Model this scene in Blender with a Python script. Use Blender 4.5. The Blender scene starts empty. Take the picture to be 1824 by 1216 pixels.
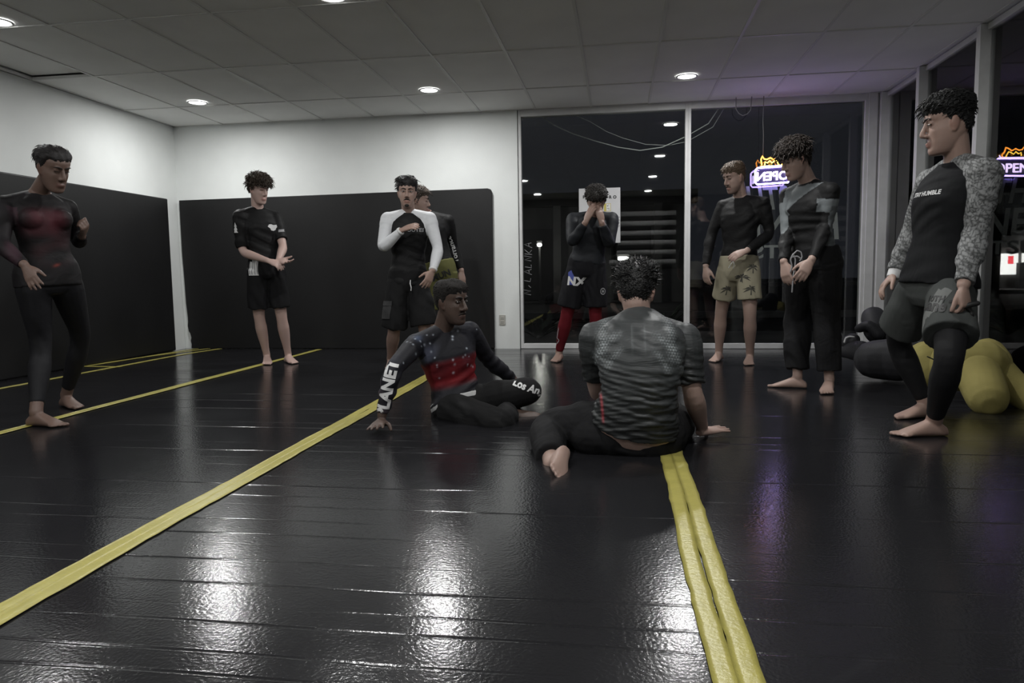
import bpy, bmesh, math, random, time
import numpy as np
from mathutils import Vector, Matrix
from mathutils.bvhtree import BVHTree

T0 = time.time()
scene = bpy.context.scene
COL = scene.collection
random.seed(7)
rng = np.random.default_rng(7)

# ------------------------------------------------------------------ camera
F = 1290.0; CX, CY = 912.0, 608.0; CAMH = 0.83
def nrm(v):
    v = np.array(v, float); return v / np.linalg.norm(v)
_d = nrm((192, -122, F)); _dn = np.array((208, 14050, F), float); _dn = nrm(_dn - _d * _dn.dot(_d))
_X = np.cross(_d, -_dn); RC = np.stack([_X, _d, -_dn], 1)      # camera coords = RC @ world
CAMP = np.array((0.0, 0.0, CAMH))
cam_data = bpy.data.cameras.new('camera'); cam = bpy.data.objects.new('camera', cam_data); COL.objects.link(cam)
cam_data.sensor_width = 36.0; cam_data.lens = F / 1824.0 * 36.0; cam_data.clip_start = 0.05; cam_data.clip_end = 300
_rw, _dw, _fw = RC.T @ np.array((1., 0, 0)), RC.T @ np.array((0, 1., 0)), RC.T @ np.array((0, 0, 1.))
cam.matrix_world = Matrix(((_rw[0], -_dw[0], -_fw[0], 0), (_rw[1], -_dw[1], -_fw[1], 0), (_rw[2], -_dw[2], -_fw[2], CAMH), (0, 0, 0, 1)))
scene.camera = cam

# ------------------------------------------------------------------ world and exposure
world = bpy.data.worlds.new('night'); scene.world = world; world.use_nodes = True
wb = world.node_tree.nodes['Background']; wb.inputs[0].default_value = (0.75, 0.8, 1.0, 1); wb.inputs[1].default_value = 0.014
scene.view_settings.view_transform = 'Standard'; scene.view_settings.look = 'None'
scene.view_settings.exposure = 0.0; scene.view_settings.gamma = 1.0; scene.view_settings.use_curve_mapping = False
LAMP_W = 28.5          # watts of one ceiling downlight
LAMP_SPREAD = 180     # degrees

def ray(px, py):
    return RC.T @ np.array(((px - CX) / F, (py - CY) / F, 1.0))
def onz(px, py, z=0.0):
    r = ray(px, py); return CAMP + r * ((z - CAMH) / r[2])
def ony(px, py, y):
    r = ray(px, py); return CAMP + r * (y / r[1])
def onx(px, py, x):
    r = ray(px, py); return CAMP + r * (x / r[0])

# ------------------------------------------------------------------ helpers
def link(o, parent=None):
    COL.objects.link(o)
    if parent is not None: o.parent = parent
    return o
def tag(o, label=None, cat=None, group=None, kind=None):
    if label: o['label'] = label
    if cat: o['category'] = cat
    if group: o['group'] = group
    if kind: o['kind'] = kind
    return o
def empty(name, loc=(0, 0, 0)):
    o = bpy.data.objects.new(name, None); o.location = loc; o.empty_display_size = 0.1
    return link(o)
def mesh_obj(name, verts, faces, mat=None, parent=None, smooth=False):
    me = bpy.data.meshes.new(name)
    me.from_pydata([tuple(map(float, v)) for v in verts], [], [tuple(map(int, f)) for f in faces]); me.update()
    if mat is not None: me.materials.append(mat)
    if smooth: me.polygons.foreach_set('use_smooth', [True] * len(me.polygons))
    o = bpy.data.objects.new(name, me); link(o)
    if parent is not None:
        o.parent = parent; o.matrix_parent_inverse = Matrix.Translation(parent.location).inverted()
    return o
class MB:
    """collects boxes, tubes and prisms into one mesh"""
    def __init__(s): s.v = []; s.f = []
    def add(s, v, f):
        n = len(s.v); s.v += [tuple(map(float, p)) for p in v]; s.f += [tuple(i + n for i in q) for q in f]; return s
    def box(s, x0, x1, y0, y1, z0, z1):
        v = [(x, y, z) for x in (x0, x1) for y in (y0, y1) for z in (z0, z1)]
        return s.add(v, [(0, 1, 3, 2), (4, 6, 7, 5), (0, 4, 5, 1), (2, 3, 7, 6), (0, 2, 6, 4), (1, 5, 7, 3)])
    def tube(s, pts, r, n=8, cap=True):
        v, f = tube_geo([np.array(p, float) for p in pts], [r] * len(pts) if np.isscalar(r) else r, n)
        return s.add(v, f)
    def prism(s, poly, off):
        """poly: list of 3-D points, extruded by vector off"""
        n = len(poly); off = np.array(off, float)
        v = [np.array(p, float) for p in poly] + [np.array(p, float) + off for p in poly]
        f = [tuple(range(n))[::-1], tuple(range(n, 2 * n))] + [(i, (i + 1) % n, n + (i + 1) % n, n + i) for i in range(n)]
        return s.add(v, f)
    def build(s, name, mat, parent=None, smooth=False, bevel=0.0, seg=2):
        o = mesh_obj(name, s.v, s.f, mat, parent, smooth)
        bm = bmesh.new(); bm.from_mesh(o.data); bmesh.ops.recalc_face_normals(bm, faces=bm.faces); bm.to_mesh(o.data); bm.free()
        if bevel > 0:
            m = o.modifiers.new('bevel', 'BEVEL'); m.width = bevel; m.segments = seg; m.limit_method = 'ANGLE'
        return o
def frames(pts):
    """parallel-transport frames along a polyline"""
    pts = np.array(pts, float); n = len(pts)
    t = np.zeros_like(pts); t[1:-1] = pts[2:] - pts[:-2]; t[0] = pts[1] - pts[0]; t[-1] = pts[-1] - pts[-2]
    t /= np.linalg.norm(t, axis=1)[:, None] + 1e-12
    a = np.array((0, 0, 1.)) if abs(t[0][2]) < .9 else np.array((1., 0, 0))
    u = nrm(np.cross(t[0], a)); U = [u]
    for i in range(1, n):
        u = U[-1] - t[i] * U[-1].dot(t[i]); U.append(nrm(u))
    U = np.array(U); V = np.cross(t, U)
    return t, U, V
def tube_geo(pts, rad, n=10):
    t, U, V = frames(pts); v = []; f = []
    for i, p in enumerate(pts):
        for k in range(n):
            a = 2 * math.pi * k / n
            v.append(np.array(p) + rad[i] * (math.cos(a) * U[i] + math.sin(a) * V[i]))
    m = len(pts)
    for i in range(m - 1):
        for k in range(n):
            f.append((i * n + k, i * n + (k + 1) % n, (i + 1) * n + (k + 1) % n, (i + 1) * n + k))
    f.append(tuple(range(n))[::-1]); f.append(tuple((m - 1) * n + k for k in range(n)))
    return v, f

# ------------------------------------------------------------------ materials
def material(name, color, rough=0.6, spec=0.5, metal=0.0, bump=0.0, bscale=60.0, var=0.0, vscale=4.0, coat=0.0, sheen=0.0, emit=None, estr=0.0, stretch=None, sss=0.0):
    m = bpy.data.materials.new(name); m.use_nodes = True
    nt = m.node_tree; b = nt.nodes['Principled BSDF']
    b.inputs['Base Color'].default_value = (*color, 1); b.inputs['Roughness'].default_value = rough
    b.inputs['Specular IOR Level'].default_value = spec; b.inputs['Metallic'].default_value = metal
    b.inputs['Coat Weight'].default_value = coat; b.inputs['Sheen Weight'].default_value = sheen
    if sss: b.inputs['Subsurface Weight'].default_value = sss; b.inputs['Subsurface Radius'].default_value = (0.012, 0.005, 0.003)
    if emit is not None:
        b.inputs['Emission Color'].default_value = (*emit, 1); b.inputs['Emission Strength'].default_value = estr
    tc = nt.nodes.new('ShaderNodeTexCoord'); mp = nt.nodes.new('ShaderNodeMapping')
    nt.links.new(tc.outputs['Object'], mp.inputs[0])
    if stretch: mp.inputs['Scale'].default_value = stretch
    if bump > 0:
        n = nt.nodes.new('ShaderNodeTexNoise'); n.inputs['Scale'].default_value = bscale; n.inputs['Detail'].default_value = 3
        bu = nt.nodes.new('ShaderNodeBump'); bu.inputs['Strength'].default_value = bump; bu.inputs['Distance'].default_value = 0.01
        nt.links.new(mp.outputs[0], n.inputs['Vector']); nt.links.new(n.outputs[0], bu.inputs['Height']); nt.links.new(bu.outputs[0], b.inputs['Normal'])
    if var > 0:
        n = nt.nodes.new('ShaderNodeTexNoise'); n.inputs['Scale'].default_value = vscale; n.inputs['Detail'].default_value = 4
        r = nt.nodes.new('ShaderNodeMapRange'); r.inputs['From Min'].default_value = .3; r.inputs['From Max'].default_value = .7
        r.inputs['To Min'].default_value = 1 - var; r.inputs['To Max'].default_value = 1 + var
        mx = nt.nodes.new('ShaderNodeMix'); mx.data_type = 'RGBA'; mx.blend_type = 'MULTIPLY'; mx.inputs[0].default_value = 1
        mx.inputs[6].default_value = (*color, 1)
        nt.links.new(mp.outputs[0], n.inputs['Vector']); nt.links.new(n.outputs[0], r.inputs[0]); nt.links.new(r.outputs[0], mx.inputs[7])
        nt.links.new(mx.outputs[2], b.inputs['Base Color'])
    return m
def emission(name, color, strength):
    m = bpy.data.materials.new(name); m.use_nodes = True; nt = m.node_tree
    e = nt.nodes.new('ShaderNodeEmission'); e.inputs[0].default_value = (*color, 1); e.inputs[1].default_value = strength
    nt.links.new(e.outputs[0], nt.nodes['Material Output'].inputs[0]); nt.nodes.remove(nt.nodes['Principled BSDF'])
    return m
def glass_material():
    m = bpy.data.materials.new('window_glass'); m.use_nodes = True; nt = m.node_tree
    nt.nodes.remove(nt.nodes['Principled BSDF'])
    tr = nt.nodes.new('ShaderNodeBsdfTransparent'); tr.inputs[0].default_value = (.93, .95, .94, 1)
    gl = nt.nodes.new('ShaderNodeBsdfGlossy'); gl.inputs['Roughness'].default_value = 0.012
    fr = nt.nodes.new('ShaderNodeFresnel'); fr.inputs[0].default_value = 1.62
    mx = nt.nodes.new('ShaderNodeMixShader')
    nt.links.new(fr.outputs[0], mx.inputs[0]); nt.links.new(tr.outputs[0], mx.inputs[1]); nt.links.new(gl.outputs[0], mx.inputs[2])
    nt.links.new(mx.outputs[0], nt.nodes['Material Output'].inputs[0])
    return m

M = {}
M['wall'] = material('wall_paint', (.70, .72, .71), .6, .3, bump=.08, bscale=90, var=.03, vscale=3)
M['dark_wall'] = material('charcoal_wall_paint', (.045, .045, .047), .7, .3, var=.1)
M['ceiling'] = material('ceiling_tile_board', (.82, .82, .81), .9, .2, bump=.15, bscale=140, var=.04, vscale=2)
M['grid'] = material('ceiling_grid_metal', (.70, .70, .69), .5, .4)
M['vinyl'] = material('black_wall_pad_vinyl', (.0095, .0095, .010), .5, .3, bump=.06, bscale=25, var=.15, vscale=1.5)
M['alu'] = material('white_painted_aluminium', (.60, .60, .60), .45, .5, var=.06, vscale=8)
M['glass'] = glass_material()
M['tape'] = material('yellow_vinyl_tape', (.37, .33, .085), .3, .5, bump=.12, bscale=90, var=.08, vscale=18)
M['slab'] = material('floor_slab', (.02, .02, .02), .8)
M['asphalt'] = material('asphalt', (.02, .02, .021), .9, .2, bump=.3, bscale=30, var=.2, vscale=2)
M['concrete'] = material('concrete', (.16, .155, .15), .9, .2, var=.1, vscale=3)
def mat_material():
    m = bpy.data.materials.new('black_roll_mat_vinyl'); m.use_nodes = True; nt = m.node_tree; b = nt.nodes['Principled BSDF']
    b.inputs['Base Color'].default_value = (.012, .012, .0135, 1); b.inputs['Specular IOR Level'].default_value = .42
    tc = nt.nodes.new('ShaderNodeTexCoord')
    n1 = nt.nodes.new('ShaderNodeTexNoise'); n1.inputs['Scale'].default_value = 1.3; n1.inputs['Detail'].default_value = 5
    mr = nt.nodes.new('ShaderNodeMapRange'); mr.inputs['From Min'].default_value = .3; mr.inputs['From Max'].default_value = .7
    mr.inputs['To Min'].default_value = .12; mr.inputs['To Max'].default_value = .20
    nt.links.new(tc.outputs['Object'], n1.inputs['Vector']); nt.links.new(n1.outputs[0], mr.inputs[0]); nt.links.new(mr.outputs[0], b.inputs['Roughness'])
    n2 = nt.nodes.new('ShaderNodeTexNoise'); n2.inputs['Scale'].default_value = 110; n2.inputs['Detail'].default_value = 2
    n3 = nt.nodes.new('ShaderNodeTexNoise'); n3.inputs['Scale'].default_value = 9; n3.inputs['Detail'].default_value = 3
    ad = nt.nodes.new('ShaderNodeMath'); ad.operation = 'MULTIPLY_ADD'; ad.inputs[1].default_value = .9
    bu = nt.nodes.new('ShaderNodeBump'); bu.inputs['Strength'].default_value = .22; bu.inputs['Distance'].default_value = 0.0025
    for n in (n2, n3): nt.links.new(tc.outputs['Object'], n.inputs['Vector'])
    nt.links.new(n3.outputs[0], ad.inputs[0]); nt.links.new(n2.outputs[0], ad.inputs[2]); nt.links.new(ad.outputs[0], bu.inputs['Height'])
    nt.links.new(bu.outputs[0], b.inputs['Normal'])
    # pale scuffs
    w = nt.nodes.new('ShaderNodeTexNoise'); w.inputs['Scale'].default_value = 2.2; w.inputs['Detail'].default_value = 6; w.inputs['Distortion'].default_value = 2
    cr = nt.nodes.new('ShaderNodeValToRGB'); cr.color_ramp.elements[0].position = .62; cr.color_ramp.elements[0].color = (.012, .012, .0135, 1)
    cr.color_ramp.elements[1].position = .78; cr.color_ramp.elements[1].color = (.020, .020, .022, 1)
    nt.links.new(tc.outputs['Object'], w.inputs['Vector']); nt.links.new(w.outputs[0], cr.inputs[0]); nt.links.new(cr.outputs[0], b.inputs['Base Color'])
    return m
M['mat'] = mat_material()
# ------------------------------------------------------------------ the room
XL, XR, YB, YR, ZC = -5.20, 2.65, 8.05, -1.35, 2.62     # left wall, right wall, back wall, rear wall, ceiling
WX0 = -1.10                                             # where the glazing of the back wall starts
floor = MB().box(XL - .15, XR + .1, YR - .15, YB + .15, -.12, -.032).build('floor', M['slab']); tag(floor, kind='structure')
# roll-out mats: one part per roll, each with its own fold creases
seams = [XL, -3.40, -1.575, .24, XR]
def crease_mat(x0, x1, seed):
    r = np.random.default_rng(seed)
    xs = np.linspace(x0 + .002, x1 - .002, int((x1 - x0) / .11) + 2)
    ys = [YR]; hs = [0]; am = [None]
    y = YR + .05
    while y < YB - .06:
        a = 1.0 if r.random() < .8 else .3
        for dy, h in ((-.014, 0), (-.009, 0), (-.004, .35), (0, -1.0), (.004, .35), (.009, 0), (.014, 0)):
            ys.append(y + dy); hs.append(h * a)
        y += float(r.choice([.092, .115, .128, .16]))
    ys.append(YB - .001); hs.append(0)
    ys, hs = np.array(ys), np.array(hs)
    nx, ny = len(xs), len(ys)
    wob = np.zeros((ny, nx)); amp = np.ones((ny, nx))
    i = 1
    while i < ny - 1:
        ph = r.random(3) * 6.28
        w = .005 * np.sin(xs * 2.1 + ph[0]) + .003 * np.sin(xs * 7 + ph[1])
        a = np.clip(.45 + .6 * np.sin(xs * 1.7 + ph[2]) + .25 * np.sin(xs * 9 + ph[0]), .05, 1.2)
        wob[i:i + 7] = w; amp[i:i + 7] = a; i += 7
    Xg, Yg = np.meshgrid(xs, ys)
    Zg = hs[:, None] * amp * .0015
    edge = np.minimum(Xg - x0, x1 - Xg)
    Zg = Zg + .0007 * np.sin(Xg * 3.1 + Yg * 1.3 + seed) * np.sin(Yg * 2.2 + seed) * np.clip(edge / .2, 0, 1)
    v = np.stack([Xg, Yg + wob, Zg - .002], -1).reshape(-1, 3)
    f = [(j * nx + k, j * nx + k + 1, (j + 1) * nx + k + 1, (j + 1) * nx + k) for j in range(ny - 1) for k in range(nx - 1)]
    n = len(v); ring = [j * nx for j in range(ny)][::-1] + list(range(nx)) + [j * nx + nx - 1 for j in range(1, ny)] + [(ny - 1) * nx + k for k in range(nx - 1)][::-1][:-1]
    low = v[ring].copy(); low[:, 2] = -.031
    f += [(ring[k], n + k, n + (k + 1) % len(ring), ring[(k + 1) % len(ring)]) for k in range(len(ring))]
    top = v[ring].copy()
    f = f[:len(f) - len(ring)] + [(n + k, n + len(ring) + k, n + len(ring) + (k + 1) % len(ring), n + (k + 1) % len(ring)) for k in range(len(ring))]
    return np.vstack([v, top, low]), f
for i in range(len(seams) - 1):
    v, f = crease_mat(seams[i], seams[i + 1], 11 + i)
    mesh_obj('roll_mat', v, f, M['mat'], floor, True)

# walls
def struct(name, mb, mat, parent=None, bevel=0.0):
    o = mb.build(name, mat, parent, bevel=bevel)
    if parent is None: tag(o, kind='structure')
    return o
struct('wall_left', MB().box(XL - .15, XL, YR - .15, YB + .15, -.12, ZC + .25), M['wall'])
struct('wall_back', MB().box(XL, WX0 - .012, YB, YB + .15, -.12, ZC + .25), M['wall'])
struct('wall_rear', MB().box(XL, XR + .1, YR - .15, YR, -.12, ZC + .25), M['wall'])
o = MB().box(-2.6, XR - .1, YR + .001, YR + .03, 0.0, ZC - .02).build('wall_panel', M['dark_wall'], bevel=.004); tag(o, 'charcoal panelling on the rear wall mirrored dimly in the back windows', 'wall panel')
struct('trim_1', MB().box(WX0 - .012, XR + .1, YB, YB + .15, ZC - .0, ZC + .25), M['wall'])       # wall above the back glazing
struct('trim_2', MB().box(XR, XR + .12, YR, YB + .15, ZC - .0, ZC + .25), M['wall'])

# suspended ceiling: grid structure, one part per tile
TX0, TY0 = .31, 7.17
ceil = MB()
gx = [TX0 + .61 * k for k in range(-10, 5)]; gy = [TY0 + 1.22 * k for k in range(-7, 2)]
gx = [g for g in gx if XL < g < XR]; gy = [g for g in gy if YR < g < YB]
for g in gx: ceil.box(g - .011, g + .011, YR, YB, ZC - .004, ZC + .02)
for g in gy: ceil.box(XL, XR, g - .011, g + .011, ZC - .0045, ZC + .02)
ceil.box(XL - .1, XR + .1, YR - .1, YB + .1, ZC + .09, ZC + .12)
for a in ((XL, XL + .022, YR, YB), (XR - .022, XR, YR, YB), (XL, XR, YB - .022, YB), (XL, XR, YR, YR + .022)): ceil.box(a[0], a[1], a[2], a[3], ZC - .004, ZC + .02)
ceiling = ceil.build('ceiling', M['grid']); tag(ceiling, kind='structure')
ex, ey = [XL] + gx + [XR], [YR] + gy + [YB]
tile_mesh = {}
LAMPS = [(x, y) for x in (-4.24, -1.82, .61) for y in (7.0, 4.6, 2.2, -.2)]
for i in range(len(ex) - 1):
    for j in range(len(ey) - 1):
        w, h = ex[i + 1] - ex[i], ey[j + 1] - ey[j]
        if w < .03 or h < .03: continue
        key = (round(w, 2), round(h, 2))
        cx_, cy_ = (ex[i] + ex[i + 1]) / 2, (ey[j] + ey[j + 1]) / 2
        o = None
        if key not in tile_mesh:
            hw, hh = w / 2 - .0113, h / 2 - .0113
            o = MB().box(-hw, hw, -hh, hh, 0, .015).build('ceiling_tile', M['ceiling'], ceiling); tile_mesh[key] = o.data
        else:
            o = bpy.data.objects.new('ceiling_tile', tile_mesh[key]); link(o, ceiling)
        o.location = (cx_, cy_, ZC + .001 + random.uniform(0, .0025))
        loose = onz(60, 122, ZC)
        if ex[i] < loose[0] < ex[i + 1] and ey[j] < loose[1] < ey[j + 1]: o.location.z = ZC + .035       # one tile sits pushed up off its grid
        o.rotation_euler = (random.uniform(-.0012, .0012), random.uniform(-.002, .002), 0)
LAMP_DIM = {(-4.24, 4.6): .45, (-4.24, 2.2): .45, (-1.82, 4.6): .8}     # tired lamps: the left wall falls off towards the camera
# downlights
M['lamp'] = emission('downlight_diffuser_glow', (1.0, 1.0, .985), 9.0)
M['lamp_trim'] = material('downlight_white_trim', (.8, .8, .79), .4)
wherelamp = {(-4.24, 7.0): 'white recessed downlight nearest the left corner above the boy', (-1.82, 7.0): 'white recessed downlight above the man with white sleeves', (.61, 7.0): 'white recessed downlight nearest the back windows'}
def downlight(x, y):
    t = empty('ceiling_downlight', (x, y, ZC)); n = 32
    lab = wherelamp.get((x, y)) or ('white recessed downlight cut by the left edge of the photo' if (x, y) == (-4.24, 4.6) else 'white recessed downlight cut by the top edge of the photo' if (x, y) == (-1.82, 4.6) else 'white recessed downlight in the ceiling rows behind the camera')
    tag(t, lab, 'ceiling light', 'downlights in the suspended ceiling')
    v = []; f = []
    prof = [(.098, .0), (.098, -.004), (.090, -.008), (.084, -.006), (.078, .0)]
    for r, z in prof:
        v += [(x + r * math.cos(2 * math.pi * k / n), y + r * math.sin(2 * math.pi * k / n), ZC - .0045 + z) for k in range(n)]
    for i in range(len(prof) - 1): f += [(i * n + k, i * n + (k + 1) % n, (i + 1) * n + (k + 1) % n, (i + 1) * n + k) for k in range(n)]
    mesh_obj('trim_ring', v, f, M['lamp_trim'], t, True)
    v = [(x + .079 * math.cos(2 * math.pi * k / n), y + .079 * math.sin(2 * math.pi * k / n), ZC - .0065) for k in range(n)]
    v += [(x + .079 * math.cos(2 * math.pi * k / n), y + .079 * math.sin(2 * math.pi * k / n), ZC - .002) for k in range(n)]
    mesh_obj('diffuser', v, [tuple(range(n))[::-1]] + [(k, (k + 1) % n, n + (k + 1) % n, n + k) for k in range(n)], M['lamp'], t)
    l = bpy.data.lights.new('downlight_light', 'AREA'); l.shape = 'DISK'; l.size = .15; l.energy = LAMP_W * LAMP_DIM.get((x, y), 1.0); l.spread = math.radians(LAMP_SPREAD); l.color = (1, 1, .985)
    lo = bpy.data.objects.new('downlight_light', l); link(lo, t); lo.location = (0, 0, -.012)
for p in LAMPS: downlight(*p)

# wall pads
def slab_pad(name, poly, off, label, mat=M['vinyl']):
    mb = MB().prism(poly, off); o = mb.build(name, mat, bevel=.012, seg=3); tag(o, label, 'wall pad'); return o
lp0 = onx(296.4, 353.6, XL + .04); lp1 = onx(312, 623, XL + .04); lpt = onx(0, 312, XL + .04)
slab_pad('wall_pad', [(XL + .001, -.6, .004), (XL + .001, 7.80, .004), (XL + .001, 7.80, lp0[2]), (XL + .001, -.6, lp0[2])], (.04, 0, 0), 'tall black padded panel along the white left wall behind the woman')
pz0, pz1 = 1.775, 1.785
le = [(313, 357), (318, 400), (323, 450), (328, 500), (331, 540), (333.5, 560), (334.5, 572), (334, 580), (336, 590), (338.5, 594), (340.5, 601), (339.5, 607), (341, 613), (341, 622.6)]
poly = []
for (a, b) in le: p = ony(a, b, YB - .041); poly.append((max(p[0], XL + .045), YB - .001, max(p[2], .004)))
poly[-1] = (poly[-1][0], YB - .001, .004)
pr = ony(876, 336, YB - .041); pb = ony(881, 620, YB - .041)
poly += [(pb[0], YB - .001, .004), (pr[0], YB - .001, pz1 - .05), (pr[0] - .015, YB - .001, pz1 - .012), (pr[0] - .05, YB - .001, pz1)]
poly = [tuple(p) for p in poly]
o = MB().prism(poly[::-1], (0, -.04, 0)).build('wall_pad', M['vinyl'], bevel=.006); tag(o, 'wide black padded panel with a ragged left edge on the back wall', 'wall pad')

# outlet on the strip of white wall
c = ony(895, 569.5, YB)
t = empty('wall_outlet', (c[0], YB, c[2])); tag(t, 'beige double power outlet on the white strip beside the glazing', 'outlet')
M['outlet'] = material('beige_plastic', (.40, .39, .36), .4); M['slot'] = material('dark_slot', (.03, .03, .03), .6)
MB().box(c[0] - .035, c[0] + .035, YB - .008, YB - .0005, c[2] - .057, c[2] + .057).build('cover_plate', M['outlet'], t, bevel=.003)
for dz in (.021, -.021):
    s = MB().box(c[0] - .017, c[0] + .017, YB - .011, YB - .007, c[2] + dz - .015, c[2] + dz + .015).build('socket', M['outlet'], t, bevel=.002)
    for dx in (-.007, .007):
        q = MB().box(c[0] + dx - .0016, c[0] + dx + .0016, YB - .0117, YB - .0105, c[2] + dz - .004, c[2] + dz + .008).build('slot', M['slot'])
        q.parent = s

# glazing: frames are structure, the glass a part of each window
wz0, wz1 = .0, 2.545
def window_back(n, x0, x1):
    fr = MB()
    fr.box(x0, x0 + .03, YB - .015, YB + .085, wz0, ZC - .005); fr.box(x1 - .03, x1, YB - .015, YB + .085, wz0, ZC - .005)
    fr.box(x0 + .03, x1 - .03, YB - .015, YB + .085, wz0, .055); fr.box(x0 + .03, x1 - .03, YB - .015, YB + .085, wz1, ZC - .005)
    o = fr.build('window_%d' % n, M['alu'], bevel=.003); tag(o, kind='structure')
    MB().box(x0 + .028, x1 - .028, YB + .028, YB + .034, .05, wz1 + .005).build('pane', M['glass'], o)
mull = ony(1224.5, 400, YB)[0]
window_back(1, WX0, mull); window_back(2, mull, 2.515)
# corner post
cp = MB().box(2.515, 2.60, YB - .03, YB + .10, 0, ZC - .005).box(2.60, XR + .10, YB + .0, YB + .10, 0, ZC - .005); struct('trim_3', cp, M['alu'], bevel=.004)
my = [YB - .0, 7.10, 5.99, 4.88, 3.77, 2.66, 1.55, .44, -.67, YR]
for k in range(len(my) - 1):
    y1, y0 = my[k], my[k + 1]; fr = MB()
    fr.box(XR - .02, XR + .085, y0, y0 + .045, 0, ZC - .005)
    if k == 0: fr.box(XR - .03, XR + .085, y1 - .06, y1, 0, ZC - .005)
    else: fr.box(XR - .02, XR + .085, y1 - .02, y1, 0, ZC - .005)
    fr.box(XR - .0, XR + .085, y0 + .045, y1 - .02, 0, .05); fr.box(XR + .03, XR + .085, y0 + .045, y1 - .02, ZC - .05, ZC - .005)
    o = fr.build('window_%d' % (k + 3), M['alu'], bevel=.003); tag(o, kind='structure')
    MB().box(XR + .055, XR + .061, y0 + .04, y1 - .015, .045, ZC - .045).build('pane', M['glass'], o)

# ------------------------------------------------------------------ yellow tape lines (each line: two overlapping strips)
def tape_strip(pts, w, z, name, parent, seed):
    r = np.random.default_rng(seed); P = []
    for (a, b) in zip(pts[:-1], pts[1:]):
        a, b = np.array(a), np.array(b); n = max(2, int(np.linalg.norm(b - a) / .06))
        P += [a + (b - a) * k / n for k in range(n)]
    P.append(np.array(pts[-1])); P = np.array(P); n = len(P)
    t = np.gradient(P, axis=0); t /= np.linalg.norm(t, axis=1)[:, None]; nn = np.stack([-t[:, 1], t[:, 0]], 1)
    s = np.arange(n) * .06
    wob = .004 * np.sin(s * 1.7 + seed) + .0025 * np.sin(s * 5.1 + seed * 2) + r.normal(0, .0008, n)
    v = []; cols = 5
    for i in range(n):
        for k in range(cols):
            u = k / (cols - 1) - .5
            q = P[i] + nn[i] * (u * w + wob[i] + (r.normal(0, .0012) if k in (0, cols - 1) else 0))
            v.append((q[0], q[1], z + (r.random() * .0014 if 0 < k < cols - 1 else 0)))
    f = [(i * cols + k, i * cols + k + 1, (i + 1) * cols + k + 1, (i + 1) * cols + k) for i in range(n - 1) for k in range(cols - 1)]
    m = len(v); v += [(a, b, z - .0009) for a, b, c_ in v]
    f += [tuple(i + m for i in q[::-1]) for q in f]
    for i in range(n - 1):
        for k in (0, cols - 1):
            a, b = i * cols + k, (i + 1) * cols + k; f.append((a, b, b + m, a + m))
    o = mesh_obj(name, v, f, M['tape'], parent, True)
    return o
def tape_line(pix, label, w=.055, gap=.05, two=True, seed=1):
    pts = [onz(*p)[:2] for p in pix]
    t = empty('floor_tape', (pts[0][0], pts[0][1], 0)); tag(t, label, 'floor tape', 'yellow tape lines on the black mats')
    d = np.array(pts[-1]) - np.array(pts[0]); d /= np.linalg.norm(d); nn = np.array((-d[1], d[0]))
    if two:
        tape_strip([np.array(p) + nn * gap / 2 for p in pts], w, .0022, 'tape_strip', t, seed)
        tape_strip([np.array(p) - nn * gap / 2 for p in pts], w, .0034, 'tape_strip', t, seed + 3)
    else: tape_strip(pts, w, .0022 + seed * .0001, 'tape_strip', t, seed)
def tape_world(x, y0, y1, label, w=.055, gap=.05, seed=1, dx=0.0):
    t = empty('floor_tape', (x, y0, 0)); tag(t, label, 'floor tape', 'yellow tape lines on the black mats')
    tape_strip([np.array((x - gap / 2, y0)), np.array((x + dx - gap / 2, y1))], w, .0022, 'tape_strip', t, seed)
    tape_strip([np.array((x + gap / 2, y0)), np.array((x + dx + gap / 2, y1))], w, .0034, 'tape_strip', t, seed + 3)
tape_world(.235, -1.2, 7.9, 'long yellow tape line running under the man seated with his back turned', seed=2)
tape_world(-1.52, -1.2, 7.9, 'long yellow tape line passing the planted hand of the seated man', seed=5, dx=-.07)
tape_world(-3.34, -1.2, 7.92, 'long yellow tape line under the feet of the woman and the boy', seed=9, dx=-.10, w=.05, gap=.03)
tape_line([(-60, 703), (330, 630.5), (392, 621)], 'yellow tape line ending at the white corner strip', w=.06, two=False, seed=4)
tape_line([(-60, 681), (130, 655), (270, 634), (372, 620.8)], 'yellow tape line closest along the foot of the left wall pad', w=.05, two=False, seed=7)
tape_line([(150, 652.5), (215, 653.5)], 'short yellow tape piece bridging two lines beside the woman', w=.05, two=False, seed=9)
tape_line([(152, 652), (200, 645), (330, 624), (352, 621)], 'short crumpled yellow tape line branching off near the wall corner', w=.045, two=False, seed=11)
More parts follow.
